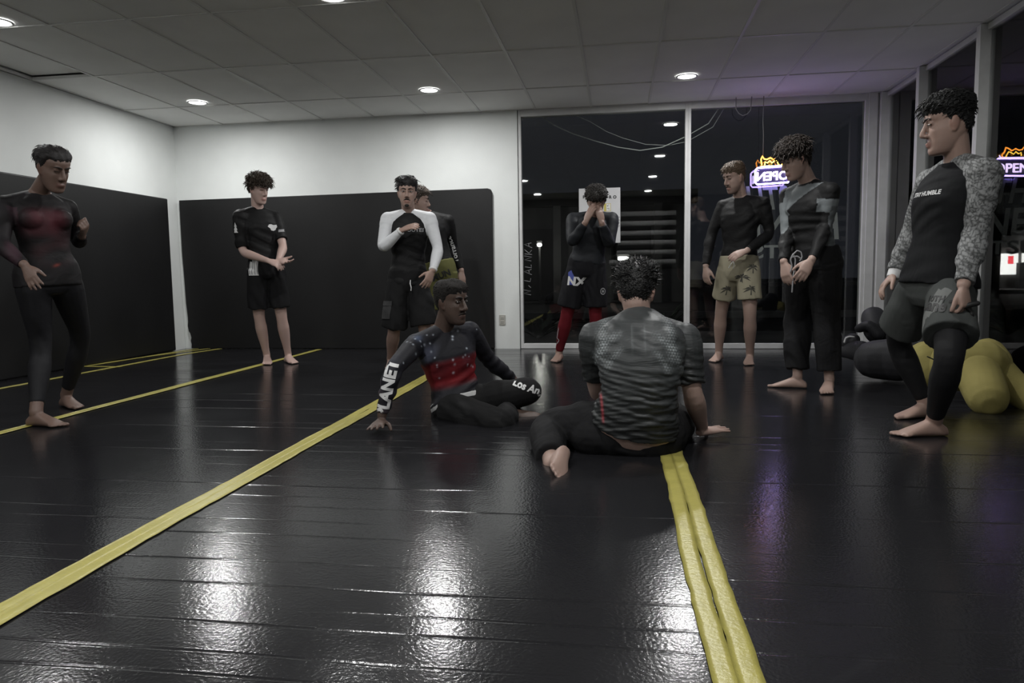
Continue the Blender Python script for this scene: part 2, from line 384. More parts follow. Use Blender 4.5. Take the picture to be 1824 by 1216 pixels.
# ------------------------------------------------------------------ bodies
def loft(rings):
    n = len(rings[0]); v = np.vstack(rings); m = len(rings); f = []
    for i in range(m - 1):
        for k in range(n):
            f.append((i * n + k, i * n + (k + 1) % n, (i + 1) * n + (k + 1) % n, (i + 1) * n + k))
    c0, c1 = len(v), len(v) + 1
    v = np.vstack([v, rings[0].mean(0)[None], rings[-1].mean(0)[None]])
    for k in range(n):
        f.append((c0, (k + 1) % n, k)); f.append((c1, (m - 1) * n + k, (m - 1) * n + (k + 1) % n))
    return v, f
def ring(c, a, b, n=20, p=1.0):
    t = np.linspace(0, 2 * np.pi, n, endpoint=False); ct, st = np.cos(t), np.sin(t)
    ct = np.sign(ct) * np.abs(ct) ** p; st = np.sign(st) * np.abs(st) ** p
    return c[None] + ct[:, None] * a[None] + st[:, None] * b[None]
def curve_chain(pts, radii, bend=.22, step=.03):
    """pts: joints; radii: per segment list of (s, r); rounded corners; returns centres and radii"""
    pts = [np.array(p, float) for p in pts]; C = []; Rr = []
    segs = len(pts) - 1
    for i in range(segs):
        a, b = pts[i], pts[i + 1]; L = np.linalg.norm(b - a); n = max(4, int(L / step))
        ss = np.linspace(0, 1, n + 1)[(0 if i == 0 else 1):]
        rs, rr = zip(*radii[i])
        for s in ss:
            C.append((i, s, a + (b - a) * s)); Rr.append(np.interp(s, rs, rr))
    out = []
    for (i, s, p) in C:
        q = p
        if i < segs - 1 and s > 1 - bend:
            u = (s - (1 - bend)) / bend * .5
            A, B, D = pts[i + 1] + (pts[i] - pts[i + 1]) * bend, pts[i + 1], pts[i + 1] + (pts[i + 2] - pts[i + 1]) * bend
            q = (1 - u) ** 2 * A + 2 * u * (1 - u) * B + u * u * D
        elif i > 0 and s < bend:
            u = .5 + s / bend * .5
            A, B, D = pts[i] + (pts[i - 1] - pts[i]) * bend, pts[i], pts[i] + (pts[i + 1] - pts[i]) * bend
            q = (1 - u) ** 2 * A + 2 * u * (1 - u) * B + u * u * D
        out.append(q)
    return np.array(out), np.array(Rr)
def limb(pts, radii, n=18, off=0.0, s0=None, s1=None, roundcap=True, scale=1.0, ell=None):
    C, r = curve_chain(pts, radii); r = r * scale + off
    if s0 is not None or s1 is not None:
        d = np.concatenate([[0], np.cumsum(np.linalg.norm(np.diff(C, axis=0), axis=1))]); t = d / d[-1]
        lo, hi = s0 or 0.0, 1.0 if s1 is None else s1
        tt = np.unique(np.concatenate([[lo], t[(t > lo) & (t < hi)], [hi]]))
        C = np.stack([np.interp(tt, t, C[:, k]) for k in range(3)], 1); r = np.interp(tt, t, r)
    tg, U, V = frames(C)
    if roundcap:
        e0 = [C[0] - tg[0] * r[0] * k for k in (.85, .5)]; e1 = [C[-1] + tg[-1] * r[-1] * k for k in (.5, .85)]
        rr0 = [r[0] * .45, r[0] * .85]; rr1 = [r[-1] * .85, r[-1] * .45]
        C = np.vstack([e0, C, e1]); r = np.concatenate([rr0, r, rr1])
        U = np.vstack([U[:1], U[:1], U, U[-1:], U[-1:]]); V = np.vstack([V[:1], V[:1], V, V[-1:], V[-1:]])
    rings = []
    for c, q, u, w in zip(C, r, U, V): rings.append(ring(c, u * q, w * q, n))
    return loft(rings)
def ellipsoid(c, ax, ay, az, n=16, m=10):
    rings = []
    for i in range(m):
        ph = -np.pi / 2 + np.pi * (i + .5) / m
        rings.append(ring(np.array(c) + np.array(az) * math.sin(ph), np.array(ax) * math.cos(ph), np.array(ay) * math.cos(ph), n))
    return loft(rings)
def capsule(a, b, r0, r1, n=10):
    a, b = np.array(a, float), np.array(b, float); d = nrm(b - a)
    h = np.array((0, 0, 1.)) if abs(d[2]) < .9 else np.array((1., 0, 0)); u = nrm(np.cross(d, h)); w = np.cross(d, u)
    R = []
    for k in (-.95, -.7, -.35, 0): R.append(ring(a + d * r0 * k, u * r0 * math.sqrt(1 - k * k), w * r0 * math.sqrt(1 - k * k), n))
    for k in (0, .35, .7, .95): R.append(ring(b + d * r1 * k, u * r1 * math.sqrt(1 - k * k), w * r1 * math.sqrt(1 - k * k), n))
    return loft(R)
def remesh(name, geos, voxel, smooth=3, mat=None, factor=.5):
    V = []; Fc = []; k = 0
    for v, f in geos:
        V.append(np.asarray(v)); Fc += [tuple(i + k for i in q) for q in f]; k += len(v)
    me = bpy.data.meshes.new(name); me.from_pydata(np.vstack(V).tolist(), [], Fc); me.update()
    bm = bmesh.new(); bm.from_mesh(me); bmesh.ops.recalc_face_normals(bm, faces=bm.faces); bm.to_mesh(me); bm.free()
    o = bpy.data.objects.new('tmp', me); COL.objects.link(o)
    m = o.modifiers.new('r', 'REMESH'); m.mode = 'VOXEL'; m.voxel_size = voxel
    if smooth:
        s = o.modifiers.new('s', 'SMOOTH'); s.factor = factor; s.iterations = smooth
    dg = bpy.context.evaluated_depsgraph_get(); dg.update()
    out = bpy.data.meshes.new_from_object(o.evaluated_get(dg)); out.name = name
    bpy.data.objects.remove(o); bpy.data.meshes.remove(me)
    out.materials.clear()
    if mat is not None: out.materials.append(mat)
    out.polygons.foreach_set('use_smooth', [True] * len(out.polygons))
    return out
def coords(me):
    a = np.empty(len(me.vertices) * 3); me.vertices.foreach_get('co', a); return a.reshape(-1, 3)
def setcoords(me, a): me.vertices.foreach_set('co', a.ravel()); me.update()
def normals(me):
    a = np.empty(len(me.vertices) * 3); me.vertices.foreach_get('normal', a); return a.reshape(-1, 3)
def setcol(me, rgb):
    at = me.color_attributes.new('Col', 'FLOAT_COLOR', 'POINT')
    c = np.ones((len(me.vertices), 4)); c[:, :3] = rgb; at.data.foreach_set('color', c.ravel())
def add_part(name, me, parent):
    o = bpy.data.objects.new(name, me); link(o, parent); o.matrix_parent_inverse = Matrix.Translation(root_loc(parent)).inverted(); return o
def root_loc(p):
    while p.parent is not None: p = p.parent
    return p.location
def sub_part(name, me, part):
    o = bpy.data.objects.new(name, me); link(o, part); return o
def geo_mesh(name, geos, mat, smooth=True):
    V = []; Fc = []; k = 0
    for v, f in geos:
        V.append(np.asarray(v)); Fc += [tuple(i + k for i in q) for q in f]; k += len(v)
    me = bpy.data.meshes.new(name); me.from_pydata(np.vstack(V).tolist(), [], Fc); me.update()
    if mat is not None: me.materials.append(mat)
    if smooth: me.polygons.foreach_set('use_smooth', [True] * len(me.polygons))
    return me
def sm(x, a, b):
    t = np.clip((x - a) / (b - a), 0, 1); return t * t * (3 - 2 * t)

def col_material(name, rough=.6, spec=.4, bump=.0, bscale=60, wrinkle=0.0, wscale=(6, 6, 22), sss=0.0, sheen=0.0, fine=None):
    """colour from the mesh's own colour attribute (printed cloth, skin)"""
    m = material(name, (.5, .5, .5), rough, spec, sss=sss, sheen=sheen); nt = m.node_tree; b = nt.nodes['Principled BSDF']
    a = nt.nodes.new('ShaderNodeVertexColor'); a.layer_name = 'Col'; nt.links.new(a.outputs[0], b.inputs['Base Color'])
    tc = nt.nodes.new('ShaderNodeTexCoord'); last = None
    if bump:
        n = nt.nodes.new('ShaderNodeTexNoise'); n.inputs['Scale'].default_value = bscale; n.inputs['Detail'].default_value = 3
        bu = nt.nodes.new('ShaderNodeBump'); bu.inputs['Strength'].default_value = bump; bu.inputs['Distance'].default_value = .006
        nt.links.new(tc.outputs['Object'], n.inputs['Vector']); nt.links.new(n.outputs[0], bu.inputs['Height']); last = bu
    if wrinkle:
        mp = nt.nodes.new('ShaderNodeMapping'); mp.inputs['Scale'].default_value = wscale
        n = nt.nodes.new('ShaderNodeTexNoise'); n.inputs['Scale'].default_value = 1.0; n.inputs['Detail'].default_value = 2.5; n.inputs['Distortion'].default_value = .8
        bu = nt.nodes.new('ShaderNodeBump'); bu.inputs['Strength'].default_value = wrinkle; bu.inputs['Distance'].default_value = .018
        nt.links.new(tc.outputs['Object'], mp.inputs[0]); nt.links.new(mp.outputs[0], n.inputs['Vector']); nt.links.new(n.outputs[0], bu.inputs['Height'])
        if last: nt.links.new(last.outputs[0], bu.inputs['Normal'])
        last = bu
    if last: nt.links.new(last.outputs[0], b.inputs['Normal'])
    return m
M['skin'] = col_material('skin', .5, .4, bump=.12, bscale=220, sss=.12)
M['stretch'] = col_material('stretch_rashguard_cloth', .62, .2, bump=.05, bscale=400, wrinkle=.28, wscale=(9, 9, 15))
M['stretch2'] = col_material('stretch_legging_cloth', .65, .22, wrinkle=.2, wscale=(9, 9, 12))
M['loose'] = col_material('loose_shorts_cloth', .8, .15, bump=.1, bscale=300, wrinkle=.5, wscale=(9, 9, 4))
M['pants'] = col_material('heavy_cotton_cloth', .85, .2, bump=.15, bscale=300, wrinkle=.6, wscale=(7, 7, 9))
M['bunched'] = col_material('bunched_rashguard_cloth', .5, .35, bump=.05, bscale=400, wrinkle=.35, wscale=(7, 7, 30))
M['eyewhite'] = material('eye_white', (.45, .43, .41), .25); M['iris'] = material('dark_iris', (.015, .01, .008), .2)
M['black_print'] = material('black_print', (.01, .01, .01), .6); M['white_print'] = material('white_print', (.62, .62, .62), .6)
M['grey_print'] = material('grey_print', (.25, .25, .26), .6)
def hair_material(name, c, rough=.5):
    return material(name, c, rough, .4, bump=.45, bscale=220, var=.35, vscale=90)

ARM = ([(0, .054), (.12, .058), (.3, .055), (.6, .047), (.9, .040), (1, .040)], [(0, .040), (.12, .043), (.3, .044), (.55, .038), (.85, .029), (1, .027)])
LEG = ([(0, .088), (.15, .092), (.45, .080), (.8, .061), (1, .056)], [(0, .056), (.12, .053), (.3, .059), (.5, .053), (.8, .038), (.93, .036), (1, .037)])
TORSO = [(-.105, .075, .065, 0), (-.07, .135, .095, -.005), (-.02, .165, .112, -.01), (.04, .168, .113, -.008), (.10, .156, .106, 0), (.17, .140, .098, .004),
         (.23, .138, .100, .006), (.30, .150, .110, .008), (.37, .163, .120, .010), (.43, .170, .118, .008), (.48, .165, .104, 0), (.52, .140, .088, -.006), (.555, .095, .072, -.010), (.59, .060, .058, -.008)]
HEAD = [(-.119, .072, .012, .020), (-.112, .086, -.006, .035), (-.098, .090, -.022, .045), (-.078, .086, -.038, .053), (-.055, .085, -.058, .060), (-.035, .084, -.076, .066), (-.010, .083, -.090, .070),
        (.012, .080, -.096, .071), (.028, .080, -.099, .0715), (.046, .087, -.101, .074), (.066, .086, -.101, .076), (.086, .074, -.093, .071), (.102, .053, -.074, .058), (.113, .026, -.046, .036), (.118, .004, -.022, .012)]
def head_geo(width=1.0, n=56):
    rings = []
    zz = []
    for i in range(len(HEAD) - 1):
        for t in np.linspace(0, 1, 4, endpoint=False): zz.append(i + t)
    zz.append(len(HEAD) - 1)
    idx = np.arange(len(HEAD)); H_ = np.array(HEAD)
    for q in zz:
        z, fr, bk, w = [np.interp(q, idx, H_[:, k]) for k in range(4)]
        c = np.array((0, (fr + bk) / 2, z)); t = np.linspace(0, 2 * np.pi, n, endpoint=False)
        ct, st = np.cos(t), np.sin(t); p = .86
        x = np.sign(ct) * np.abs(ct) ** p * w * width; y = np.sign(st) * np.abs(st) ** p * (fr - bk) / 2
        R = np.stack([x, c[1] + y, np.full(n, z)], 1)
        for sx in (-1, 1):
            e = np.exp(-(((R[:, 0] - sx * .031) / .017) ** 2 + ((z - .022) / .013) ** 2)) * (R[:, 1] > 0)
            R[:, 1] -= .011 * e
            k = np.exp(-(((R[:, 0] - sx * .045) / .02) ** 2 + ((z + .012) / .018) ** 2)) * (R[:, 1] > 0); R[:, 1] += .004 * k
        rings.append(R)
    return loft(rings)
def head_parts(width=1.0, nose=1.0):
    g = [head_geo(width)]
    br = [((0, .083, .034), .0075), ((0, .092, .014), .009), ((0, .103, -.008), .0115), ((0, .106, -.020), .0125 * nose)]
    C = np.array([b[0] for b in br]); r = [b[1] for b in br]
    g.append(limb(C, [[(0, r[0]), (1, r[1])], [(0, r[1]), (1, r[2])], [(0, r[2]), (1, r[3])]], n=12))
    for sx in (-1, 1):
        g.append(ellipsoid((sx * .012 * nose, .092, -.026), (.0095 * nose, 0, 0), (0, .012, 0), (0, 0, .008), 12, 8))
        g.append(ellipsoid((sx * .075 * width, -.010, .004), (.009, .004, 0), (-.006, .019, .004), (sx * .006, -.004, .033), 12, 10))
        g.append(ellipsoid((sx * .070 * width, -.004, -.020), (.010, 0, 0), (0, .012, 0), (0, 0, .014), 12, 8))
        g.append(ellipsoid((sx * .030, .074, .0245), (.017, 0, 0), (0, .0105, 0), (0, 0, .0095), 12, 8))        # eyelid over the eye
        g.append(ellipsoid((sx * .028, .083, .043), (.022, 0, 0), (0, .007, 0), (0, 0, .006), 12, 8))           # brow
    g.append(ellipsoid((0, .088, -.060), (.024, 0, 0), (0, .009, 0), (0, 0, .0055), 14, 8))
    g.append(ellipsoid((0, .0865, -.071), (.021, 0, 0), (0, .009, 0), (0, 0, .006), 14, 8))
    return g
def xf(geo, Mx, t):
    v, f = geo; return np.asarray(v) @ Mx.T + t, f

class Person:
    def __init__(s, name_label, skin, s_=1.0, bulk=1.0, fem=False, head_scale=1.0, voxel=.0065, group='people standing round the two seated grapplers', headw=1.0, nose=1.0):
        s.label = name_label; s.skin = np.array(skin); s.s = s_; s.bulk = bulk; s.fem = fem; s.hs = head_scale * s_; s.voxel = voxel; s.group = group; s.headw = headw; s.nose = nose
        s.feet = []; s.hands = []; s.extra = []; s.spine_mid = None; s.beard = 0; s.lipc = None
    def head(s, c, fwd, up=(0, 0, 1)):
        f = nrm(fwd); u = np.array(up, float); u = nrm(u - f * u.dot(f)); x = np.cross(f, u)
        s.hc = np.array(c, float); s.hM = np.stack([x, f, u], 1) * s.hs
    def hl(s, p):     # world -> head local
        return (p - s.hc) @ np.linalg.inv(s.hM).T
    def hw(s, p): return s.hM @ np.array(p, float) + s.hc
    def torso_frame(s):
        hipc = (s.hipL + s.hipR) / 2; nb = s.neck; L = np.linalg.norm(nb - hipc)
        mid = s.spine_mid if s.spine_mid is not None else (hipc + nb) / 2
        ctrl = 2 * mid - (hipc + nb) / 2
        rh = nrm(s.hipR - s.hipL); rs = nrm(s.shR - s.shL); out = []
        for (z, w, dp, fo) in TORSO:
            t = z / .57
            if t < 0:
                d = nrm(ctrl - hipc); p = hipc + d * (t * L)
            elif t > 1:
                d = nrm(nb - ctrl); p = nb + d * ((t - 1) * L)
            else:
                p = (1 - t) ** 2 * hipc + 2 * t * (1 - t) * ctrl + t * t * nb
                d = nrm((1 - t) * (ctrl - hipc) + t * (nb - ctrl))
            k = float(sm(t, .1, .75)); r = nrm(rh * (1 - k) + rs * k); r = nrm(r - d * r.dot(d)); fw = np.cross(d, r)
            out.append((z, p, r, fw, w, dp, fo))
        return out
    def torso_geo(s, off=0.0, z0=-1, z1=9, flare=0.0, n=32, straight=False):
        R = []; b = s.bulk * s.s
        fr = s.torso_frame(); zs = [q[0] for q in fr]
        sel = [z for z in zs if z0 < z < z1]
        if z0 > zs[0]: sel = [z0] + sel
        if z1 < zs[-1]: sel = sel + [z1]
        for z in sel:
            def itp(k): return np.array([np.interp(z, zs, [q[k][j] for q in fr]) for j in range(3)])
            p, r, fw = itp(1), nrm(itp(2)), nrm(itp(3))
            w, dp, fo = [np.interp(max(z, .0) if straight else z, zs, [q[k] for q in fr]) for k in (4, 5, 6)]
            if s.fem:
                w *= .92 if z > .12 else 1.04
                dp *= .95
            bb = b if z < .5 else 1 + (b - 1) * .3
            fl = flare * float(sm(.12 - z, 0, .2))
            R.append(ring(p + fw * fo, r * (w * bb + off + fl), fw * (dp * bb + off + fl), n, p=.88))
        g = [loft(R)]
        def at(z, x, y, rad, ry=None, rz=None):
            p = np.array([np.interp(z, zs, [q[1][j] for q in fr]) for j in range(3)]); r = nrm(np.array([np.interp(z, zs, [q[2][j] for q in fr]) for j in range(3)])); fw = nrm(np.array([np.interp(z, zs, [q[3][j] for q in fr]) for j in range(3)])); u = np.cross(r, fw)
            return ellipsoid(p + r * x * b + fw * y * b, r * (rad + off), fw * ((ry or rad) + off), u * ((rz or rad) + off), 16, 10)
        if z1 > .45:
            for sx in (-1, 1):
                g.append(at(.39, sx * .075, .075 if not s.fem else .085, .062, .045 if not s.fem else .06, .05 if not s.fem else .058))      # chest
                g.append(at(.43, sx * .085, -.06, .06, .05, .075))     # shoulder blade
        if z0 < -.03 and not straight:
            for sx in (-1, 1): g.append(at(-.03, sx * .075, -.055, .085, .075, .085))
        return g
    def arm_pts(s, side): return [getattr(s, 'sh' + side), getattr(s, 'el' + side), getattr(s, 'wr' + side)]
    def leg_pts(s, side): return [getattr(s, 'hip' + side), getattr(s, 'kn' + side), getattr(s, 'an' + side)]
    def arm_geo(s, side, off=0.0, s0=0.0, s1=1.0, scale=1.0, clav=True, cap=True):
        k = s.s * (1 + (s.bulk - 1) * .8) * (.9 if s.fem else 1.0) * scale
        rad = [[(a, r * k) for a, r in seg] for seg in ARM]
        g = [limb(s.arm_pts(side), rad, off=off, s0=s0, s1=s1, roundcap=cap)]
        if clav:   # trapezius / shoulder girdle
            sh = getattr(s, 'sh' + side); nb = s.neck
            g.append(limb([nb * .82 + sh * .18 - np.array((0, 0, .012)), sh], [[(0, .05 * k), (.6, .052 * k), (1, .055 * k)]], off=off))
            hipc = (s.hipL + s.hipR) / 2; low = sh * .62 + hipc * .25 + nb * .13      # armpit to chest
            g.append(limb([sh * .85 + nb * .15, low], [[(0, .056 * k), (1, .062 * k)]], off=off))
        return g
    def leg_geo(s, side, off=0.0, s0=0.0, s1=1.0, scale=1.0, prof=None, cap=True):
        k = s.s * (1 + (s.bulk - 1) * .8) * scale
        rad = [[(a, r * k) for a, r in seg] for seg in (prof or LEG)]
        return [limb(s.leg_pts(side), rad, off=off, s0=s0, s1=s1, roundcap=cap)]
    def foot(s, side, ankle, fwd, up=(0, 0, 1), length=1.0):
        s.feet.append((side, np.array(ankle, float), nrm(fwd), np.array(up, float), length))
    def foot_geo(s):
        out = []
        for side, a, f, u, ln in s.feet:
            k = s.s * ln; u = nrm(u - f * u.dot(f)); r = np.cross(f, u)      # r: person's right for this foot
            md = -r if side == 'R' else r                                       # towards the big toe
            base = a - u * .078 * s.s
            prof = [(-.066, .016, .030, 0), (-.058, .027, .045, 0), (-.035, .033, .062, 0), (0, .035, .088, .001), (.035, .037, .080, .003), (.075, .041, .060, .006), (.115, .046, .043, .008), (.145, .048, .030, .006), (.163, .045, .023, .003)]
            R = []
            for x, w, h, sh in prof:
                c = base + f * x * k + md * sh * k
                t = np.linspace(0, 2 * np.pi, 18, endpoint=False); ct, st = np.cos(t), np.sin(t)
                y = np.where(st > 0, st * h * .55, st * h * .45) + h * .45
                y = np.where(st < 0, np.maximum(y, 0) * .9, y)
                R.append(c[None] + (np.sign(ct) * np.abs(ct) ** .75 * w * k)[:, None] * r[None] + (y * k)[:, None] * u[None])
            out.append(loft(R))
            for i, (off, l0, l1, rad) in enumerate([(.031, .150, .196, .0125), (.011, .152, .192, .0088), (-.006, .148, .183, .0082), (-.022, .142, .171, .0078), (-.037, .133, .157, .0076)]):
                p0 = base + f * l0 * k + md * off * k + u * .013 * k; p1 = base + f * l1 * k + md * off * 1.05 * k + u * .010 * k
                out.append(capsule(p0, p1, rad * k, rad * k * .92, 8))
        return out
    def hand(s, side, wrist, d, n, curl=(.3, .35, .35, .4), spread=.06, thumb=.6, scale=1.0, flat=False):
        s.hands.append((side, np.array(wrist, float), nrm(d), np.array(n, float), curl, spread, thumb, scale))
    def hand_geo(s):
        out = []
        for side, w, d, n, curl, spread, th, sc in s.hands:
            k = s.s * sc * (.92 if s.fem else 1.0); n = nrm(n - d * n.dot(d)); t = np.cross(n, d) if side == 'R' else np.cross(d, n)
            R = []
            for x, wd, tk, o in [(-.02, .026, .019, 0), (0, .027, .018, 0), (.025, .034, .018, .004), (.055, .041, .0165, .003), (.085, .041, .0135, 0), (.094, .036, .010, 0)]:
                R.append(ring(w + d * x * k + t * o * k, t * wd * k, n * tk * k, 18, p=.85))
            out.append(loft(R))
            out.append(ellipsoid(w + d * .035 * k + t * .022 * k - n * .010 * k, t * .018 * k, n * .014 * k, d * .03 * k, 12, 8))
            for i, (off, L, r) in enumerate([(.031, .070, .0088), (.0105, .079, .0092), (-.0105, .073, .0088), (-.030, .057, .0078)]):
                base = w + d * .088 * k + t * off * k
                dd = nrm(d + t * (1.5 - i) * spread); ax = np.cross(dd, n); ang = 0; p = base; pts = [base - d * .012 * k]
                pts.append(base)
                for fr, wt in ((.46, .8), (.30, 1.1), (.24, .8)):
                    ang += curl[i] * wt; v = dd * math.cos(ang) - n * math.sin(ang)
                    p = p + v * L * fr * k; pts.append(p)
                rr = [r * 1.02, r * 1.04, r, r * .95, r * .85]
                out.append(limb(pts, [[(0, rr[j] * k), (1, rr[j + 1] * k)] for j in range(4)], n=10))
            b0 = w + d * .022 * k + t * .026 * k - n * .006 * k
            v1 = nrm(d * .75 + t * th - n * .25); b1 = b0 + v1 * .038 * k; v2 = nrm(d * .95 + t * th * .45 - n * .3); b2 = b1 + v2 * .032 * k; b3 = b2 + nrm(v2 - n * .2) * .024 * k
            out.append(limb([b0, b1, b2, b3], [[(0, .014 * k), (1, .012 * k)], [(0, .012 * k), (1, .011 * k)], [(0, .011 * k), (1, .0088 * k)]], n=10))
        return out
    def head_world(s):
        return [xf(g, s.hM, s.hc) for g in head_parts(s.headw, s.nose)]
    def neck_geo(s, off=0.0):
        k = s.s * (1 + (s.bulk - 1) * .7) * (.86 if s.fem else 1)
        top = s.hw((0, -.025, -.035)); return [limb([s.neck - (top - s.neck) * .25, top], [[(0, .064 * k), (.3, .058 * k), (1, .056 * k)]], off=off)]
    def build(s, base):
        s.root = empty('person', (base[0], base[1], 0)); tag(s.root, s.label, 'person', s.group)
        g = s.torso_geo() + s.neck_geo() + s.head_world() + s.foot_geo() + s.hand_geo()
        for sd in 'LR': g += s.arm_geo(sd) + s.leg_geo(sd)
        g += s.extra
        me = remesh('body', g, s.voxel, 2, M['skin'])
        P = coords(me); Lc = s.hl(P); c = np.tile(s.skin, (len(P), 1))
        near = np.linalg.norm(P - s.hc, axis=1) < .2 * s.hs
        x, y, z = Lc[:, 0], Lc[:, 1], Lc[:, 2]
        lip = near & (y > .075) & (np.abs(x) < .026) & (z > -.079) & (z < -.052)
        lc = s.lipc if s.lipc is not None else s.skin * np.array((.85, .70, .70)); c[lip] = lc
        if s.beard:
            jaw = near & (y > -.005) & (z < -.045) & ~lip
            m = sm(-z, .045, .075) * jaw; m2 = near & (y > .07) & (np.abs(x) < .03) & (z > -.053) & (z < -.036)
            c = c * (1 - s.beard * np.maximum(m, m2)[:, None] * .75)
        ear = near & (np.abs(x) > .072); c[ear] = c[ear] * np.array((1.0, .9, .88))
        setcol(me, c); s.body = add_part('body', me, s.root)
        return s
    def eyes(s, down=0.0, brow=(.012, .010, .009), gaze=0.0):
        for sx in (-1, 1):
            if down < .6:
                e = ellipsoid(s.hw((sx * .030, .0785, .0205)), s.hM @ np.array((.0125, 0, 0)), s.hM @ np.array((0, .0085, 0)), s.hM @ np.array((0, 0, .0052 * (1 - down * .5))), 14, 8)
                o = add_part('eye', geo_mesh('eye', [e], M['eyewhite']), s.root)
                i = ellipsoid(s.hw((sx * .030 + gaze, .0845, .0205)), s.hM @ np.array((.0055, 0, 0)), s.hM @ np.array((0, .003, 0)), s.hM @ np.array((0, 0, .0047 * (1 - down * .5))), 12, 8)
                sub_part('iris', geo_mesh('iris', [i], M['iris']), o)
            pts = [s.hw((sx * q, yy, zz)) for q, yy, zz in ((.016, .0835, .0245 - down * .010), (.024, .0865, .0275 - down * .013), (.034, .0845, .0275 - down * .012), (.044, .0765, .0235 - down * .008))]
            add_part('eyelashes', geo_mesh('eyelashes', [limb(pts, [[(0, .0016 * s.hs), (1, .0022 * s.hs)]] * 3, n=6)], M['iris']), s.root)
            pts = [s.hw((sx * q, yy, zz)) for q, yy, zz in ((.012, .0915, .0405), (.024, .0925, .0455), (.038, .0865, .0465), (.050, .0755, .0415))]
            add_part('eyebrow', geo_mesh('eyebrow', [limb(pts, [[(0, .0038 * s.hs), (1, .0042 * s.hs)], [(0, .0042 * s.hs), (1, .0036 * s.hs)], [(0, .0036 * s.hs), (1, .002 * s.hs)]], n=8)], material('eyebrow_hair', brow, .7)), s.root)
    def mustache(s, col, goatee=True):
        m = material('facial_hair', col, .8, bump=.5, bscale=300)
        g = [limb([s.hw((-.027, .080, -.056)), s.hw((-.012, .0925, -.047)), s.hw((0, .0955, -.045)), s.hw((.012, .0925, -.047)), s.hw((.027, .080, -.056))], [[(0, .003 * s.hs), (1, .0052 * s.hs)], [(0, .0052 * s.hs), (1, .005 * s.hs)], [(0, .005 * s.hs), (1, .0052 * s.hs)], [(0, .0052 * s.hs), (1, .003 * s.hs)]], n=8)]
        add_part('mustache', geo_mesh('mustache', g, m), s.root)
        if goatee:
            e = ellipsoid(s.hw((0, .079, -.100)), s.hM @ np.array((.022, 0, 0)), s.hM @ np.array((0, .017, 0)), s.hM @ np.array((0, 0, .014)), 14, 8)
            add_part('goatee', geo_mesh('goatee', [e], m), s.root)
    def hair(s, col, thick=.018, top=.0, front=.072, side=.005, back=-.06, tufts=0, tlen=.03, tr=.006, curl=0.0, tdir=(0, .3, .6), noise=.004, seed=1, rough=.5, fringe=0.0, sideth=None, name='hair', lift=.15, lump=.18):
        r = np.random.default_rng(seed)
        v, f = head_geo(s.headw, 72); v = np.array(v); x, y, z = v[:, 0], v[:, 1], v[:, 2]
        az = np.degrees(np.arctan2(np.abs(x), y + .012))
        zl = np.interp(az, [0, 35, 55, 70, 82, 95, 110, 130, 150, 180], [front - fringe, front - .004 - fringe * .9, front - .012 - fringe * .4, .035, side - .012, side, .018, (back) * .55, back, back])
        zl = zl + .004 * np.sin(x * 190 + seed) + .003 * np.sin(x * 410 + y * 300 + seed * 2)
        msk = sm(z - zl, -.003, .012 + .014 * (az < 75))
        n = v - np.array((0, -.008, .0)); n /= np.linalg.norm(n, axis=1)[:, None]
        th = thick * (np.clip(.5 + z / .12, .25, 1.2)) + top * sm(z, .05, .11)
        if sideth is not None: th = np.where(z < .06, sideth + (th - sideth) * sm(z, .03, .07), th)
        th = th * (1 + lump * np.sin(x * 75 + y * 40 + seed) * np.sin(y * 62 + z * 50)) + noise * r.normal(0, 1, len(v)) * .2
        w = v + n * np.where(msk > .02, .0015 + th * msk, -.006)[:, None]
        geos = [(w, f)]
        cand = np.where((msk > .45))[0]
        if tufts:
            tufts = int(tufts * 2.6); tr = tr * .52
            pick = r.choice(cand, tufts, replace=len(cand) < tufts)
            td = np.array(tdir, float)
            for q in pick:
                nn = n[q]; fl = td + np.array((np.sign(x[q]) * .25, 0, -.25 if z[q] < .07 else 0)) + r.normal(0, .30 + curl * .6, 3); fl = nrm(fl - nn * fl.dot(nn))
                L = tlen * (.6 + .7 * r.random()) * (1.0 if z[q] > .04 else .55)
                d0 = nrm(fl + nn * (lift + .25 * r.random())); p = w[q] - nn * .003
                p1 = p + d0 * L * .5; d1 = nrm(d0 - nn * (.5 if lift < .6 else .1) + r.normal(0, .15 + curl * .7, 3)); p2 = p1 + d1 * L * .5
                geos.append(tube_geo([p, p1, p2], [tr, tr * .9, tr * .15], 5))
        gs = [xf(g, s.hM, s.hc) for g in geos]
        me = geo_mesh(name, gs, hair_material('hair_strands', col, rough)); s.hairo = add_part(name, me, s.root); return s.hairo
    # ---- clothing
    def garment(s, name, geos, mat, color, voxel=.008, smooth=3, disp=None):
        me = remesh(name, geos, voxel, smooth, mat)
        P = coords(me)
        if disp is not None:
            N = normals(me); P = P + N * disp(P)[:, None]; setcoords(me, P)
        c = color(P) if callable(color) else np.tile(np.array(color, float), (len(P), 1))
        setcol(me, c); return add_part(name, me, s.root)
    def top_geos(s, off=.006, sleeve=.97, hem=-.06, flare=.0, sl_off=None, collar=.566, body=True, sides='LR'):
        g = []
        if body: g += s.torso_geo(off, hem, collar, flare, straight=True)
        for sd in sides:
            so = off if sl_off is None else sl_off
            a = s.arm_pts(sd); L1 = np.linalg.norm(a[1] - a[0]); L2 = np.linalg.norm(a[2] - a[1])
            k = s.s * (1 + (s.bulk - 1) * .8) * (.9 if s.fem else 1.0)
            rad = [[(q, r_ * k) for q, r_ in seg] for seg in ARM]
            g.append(limb(a, rad, off=so, s0=0.0, s1=sleeve, roundcap=False))
            g += s.arm_geo(sd, off=off * .9, s1=.12)
            g.append(ellipsoid(a[0], np.array((.058 * k + off, 0, 0)), np.array((0, .058 * k + off, 0)), np.array((0, 0, .058 * k + off)), 16, 10))
        return g
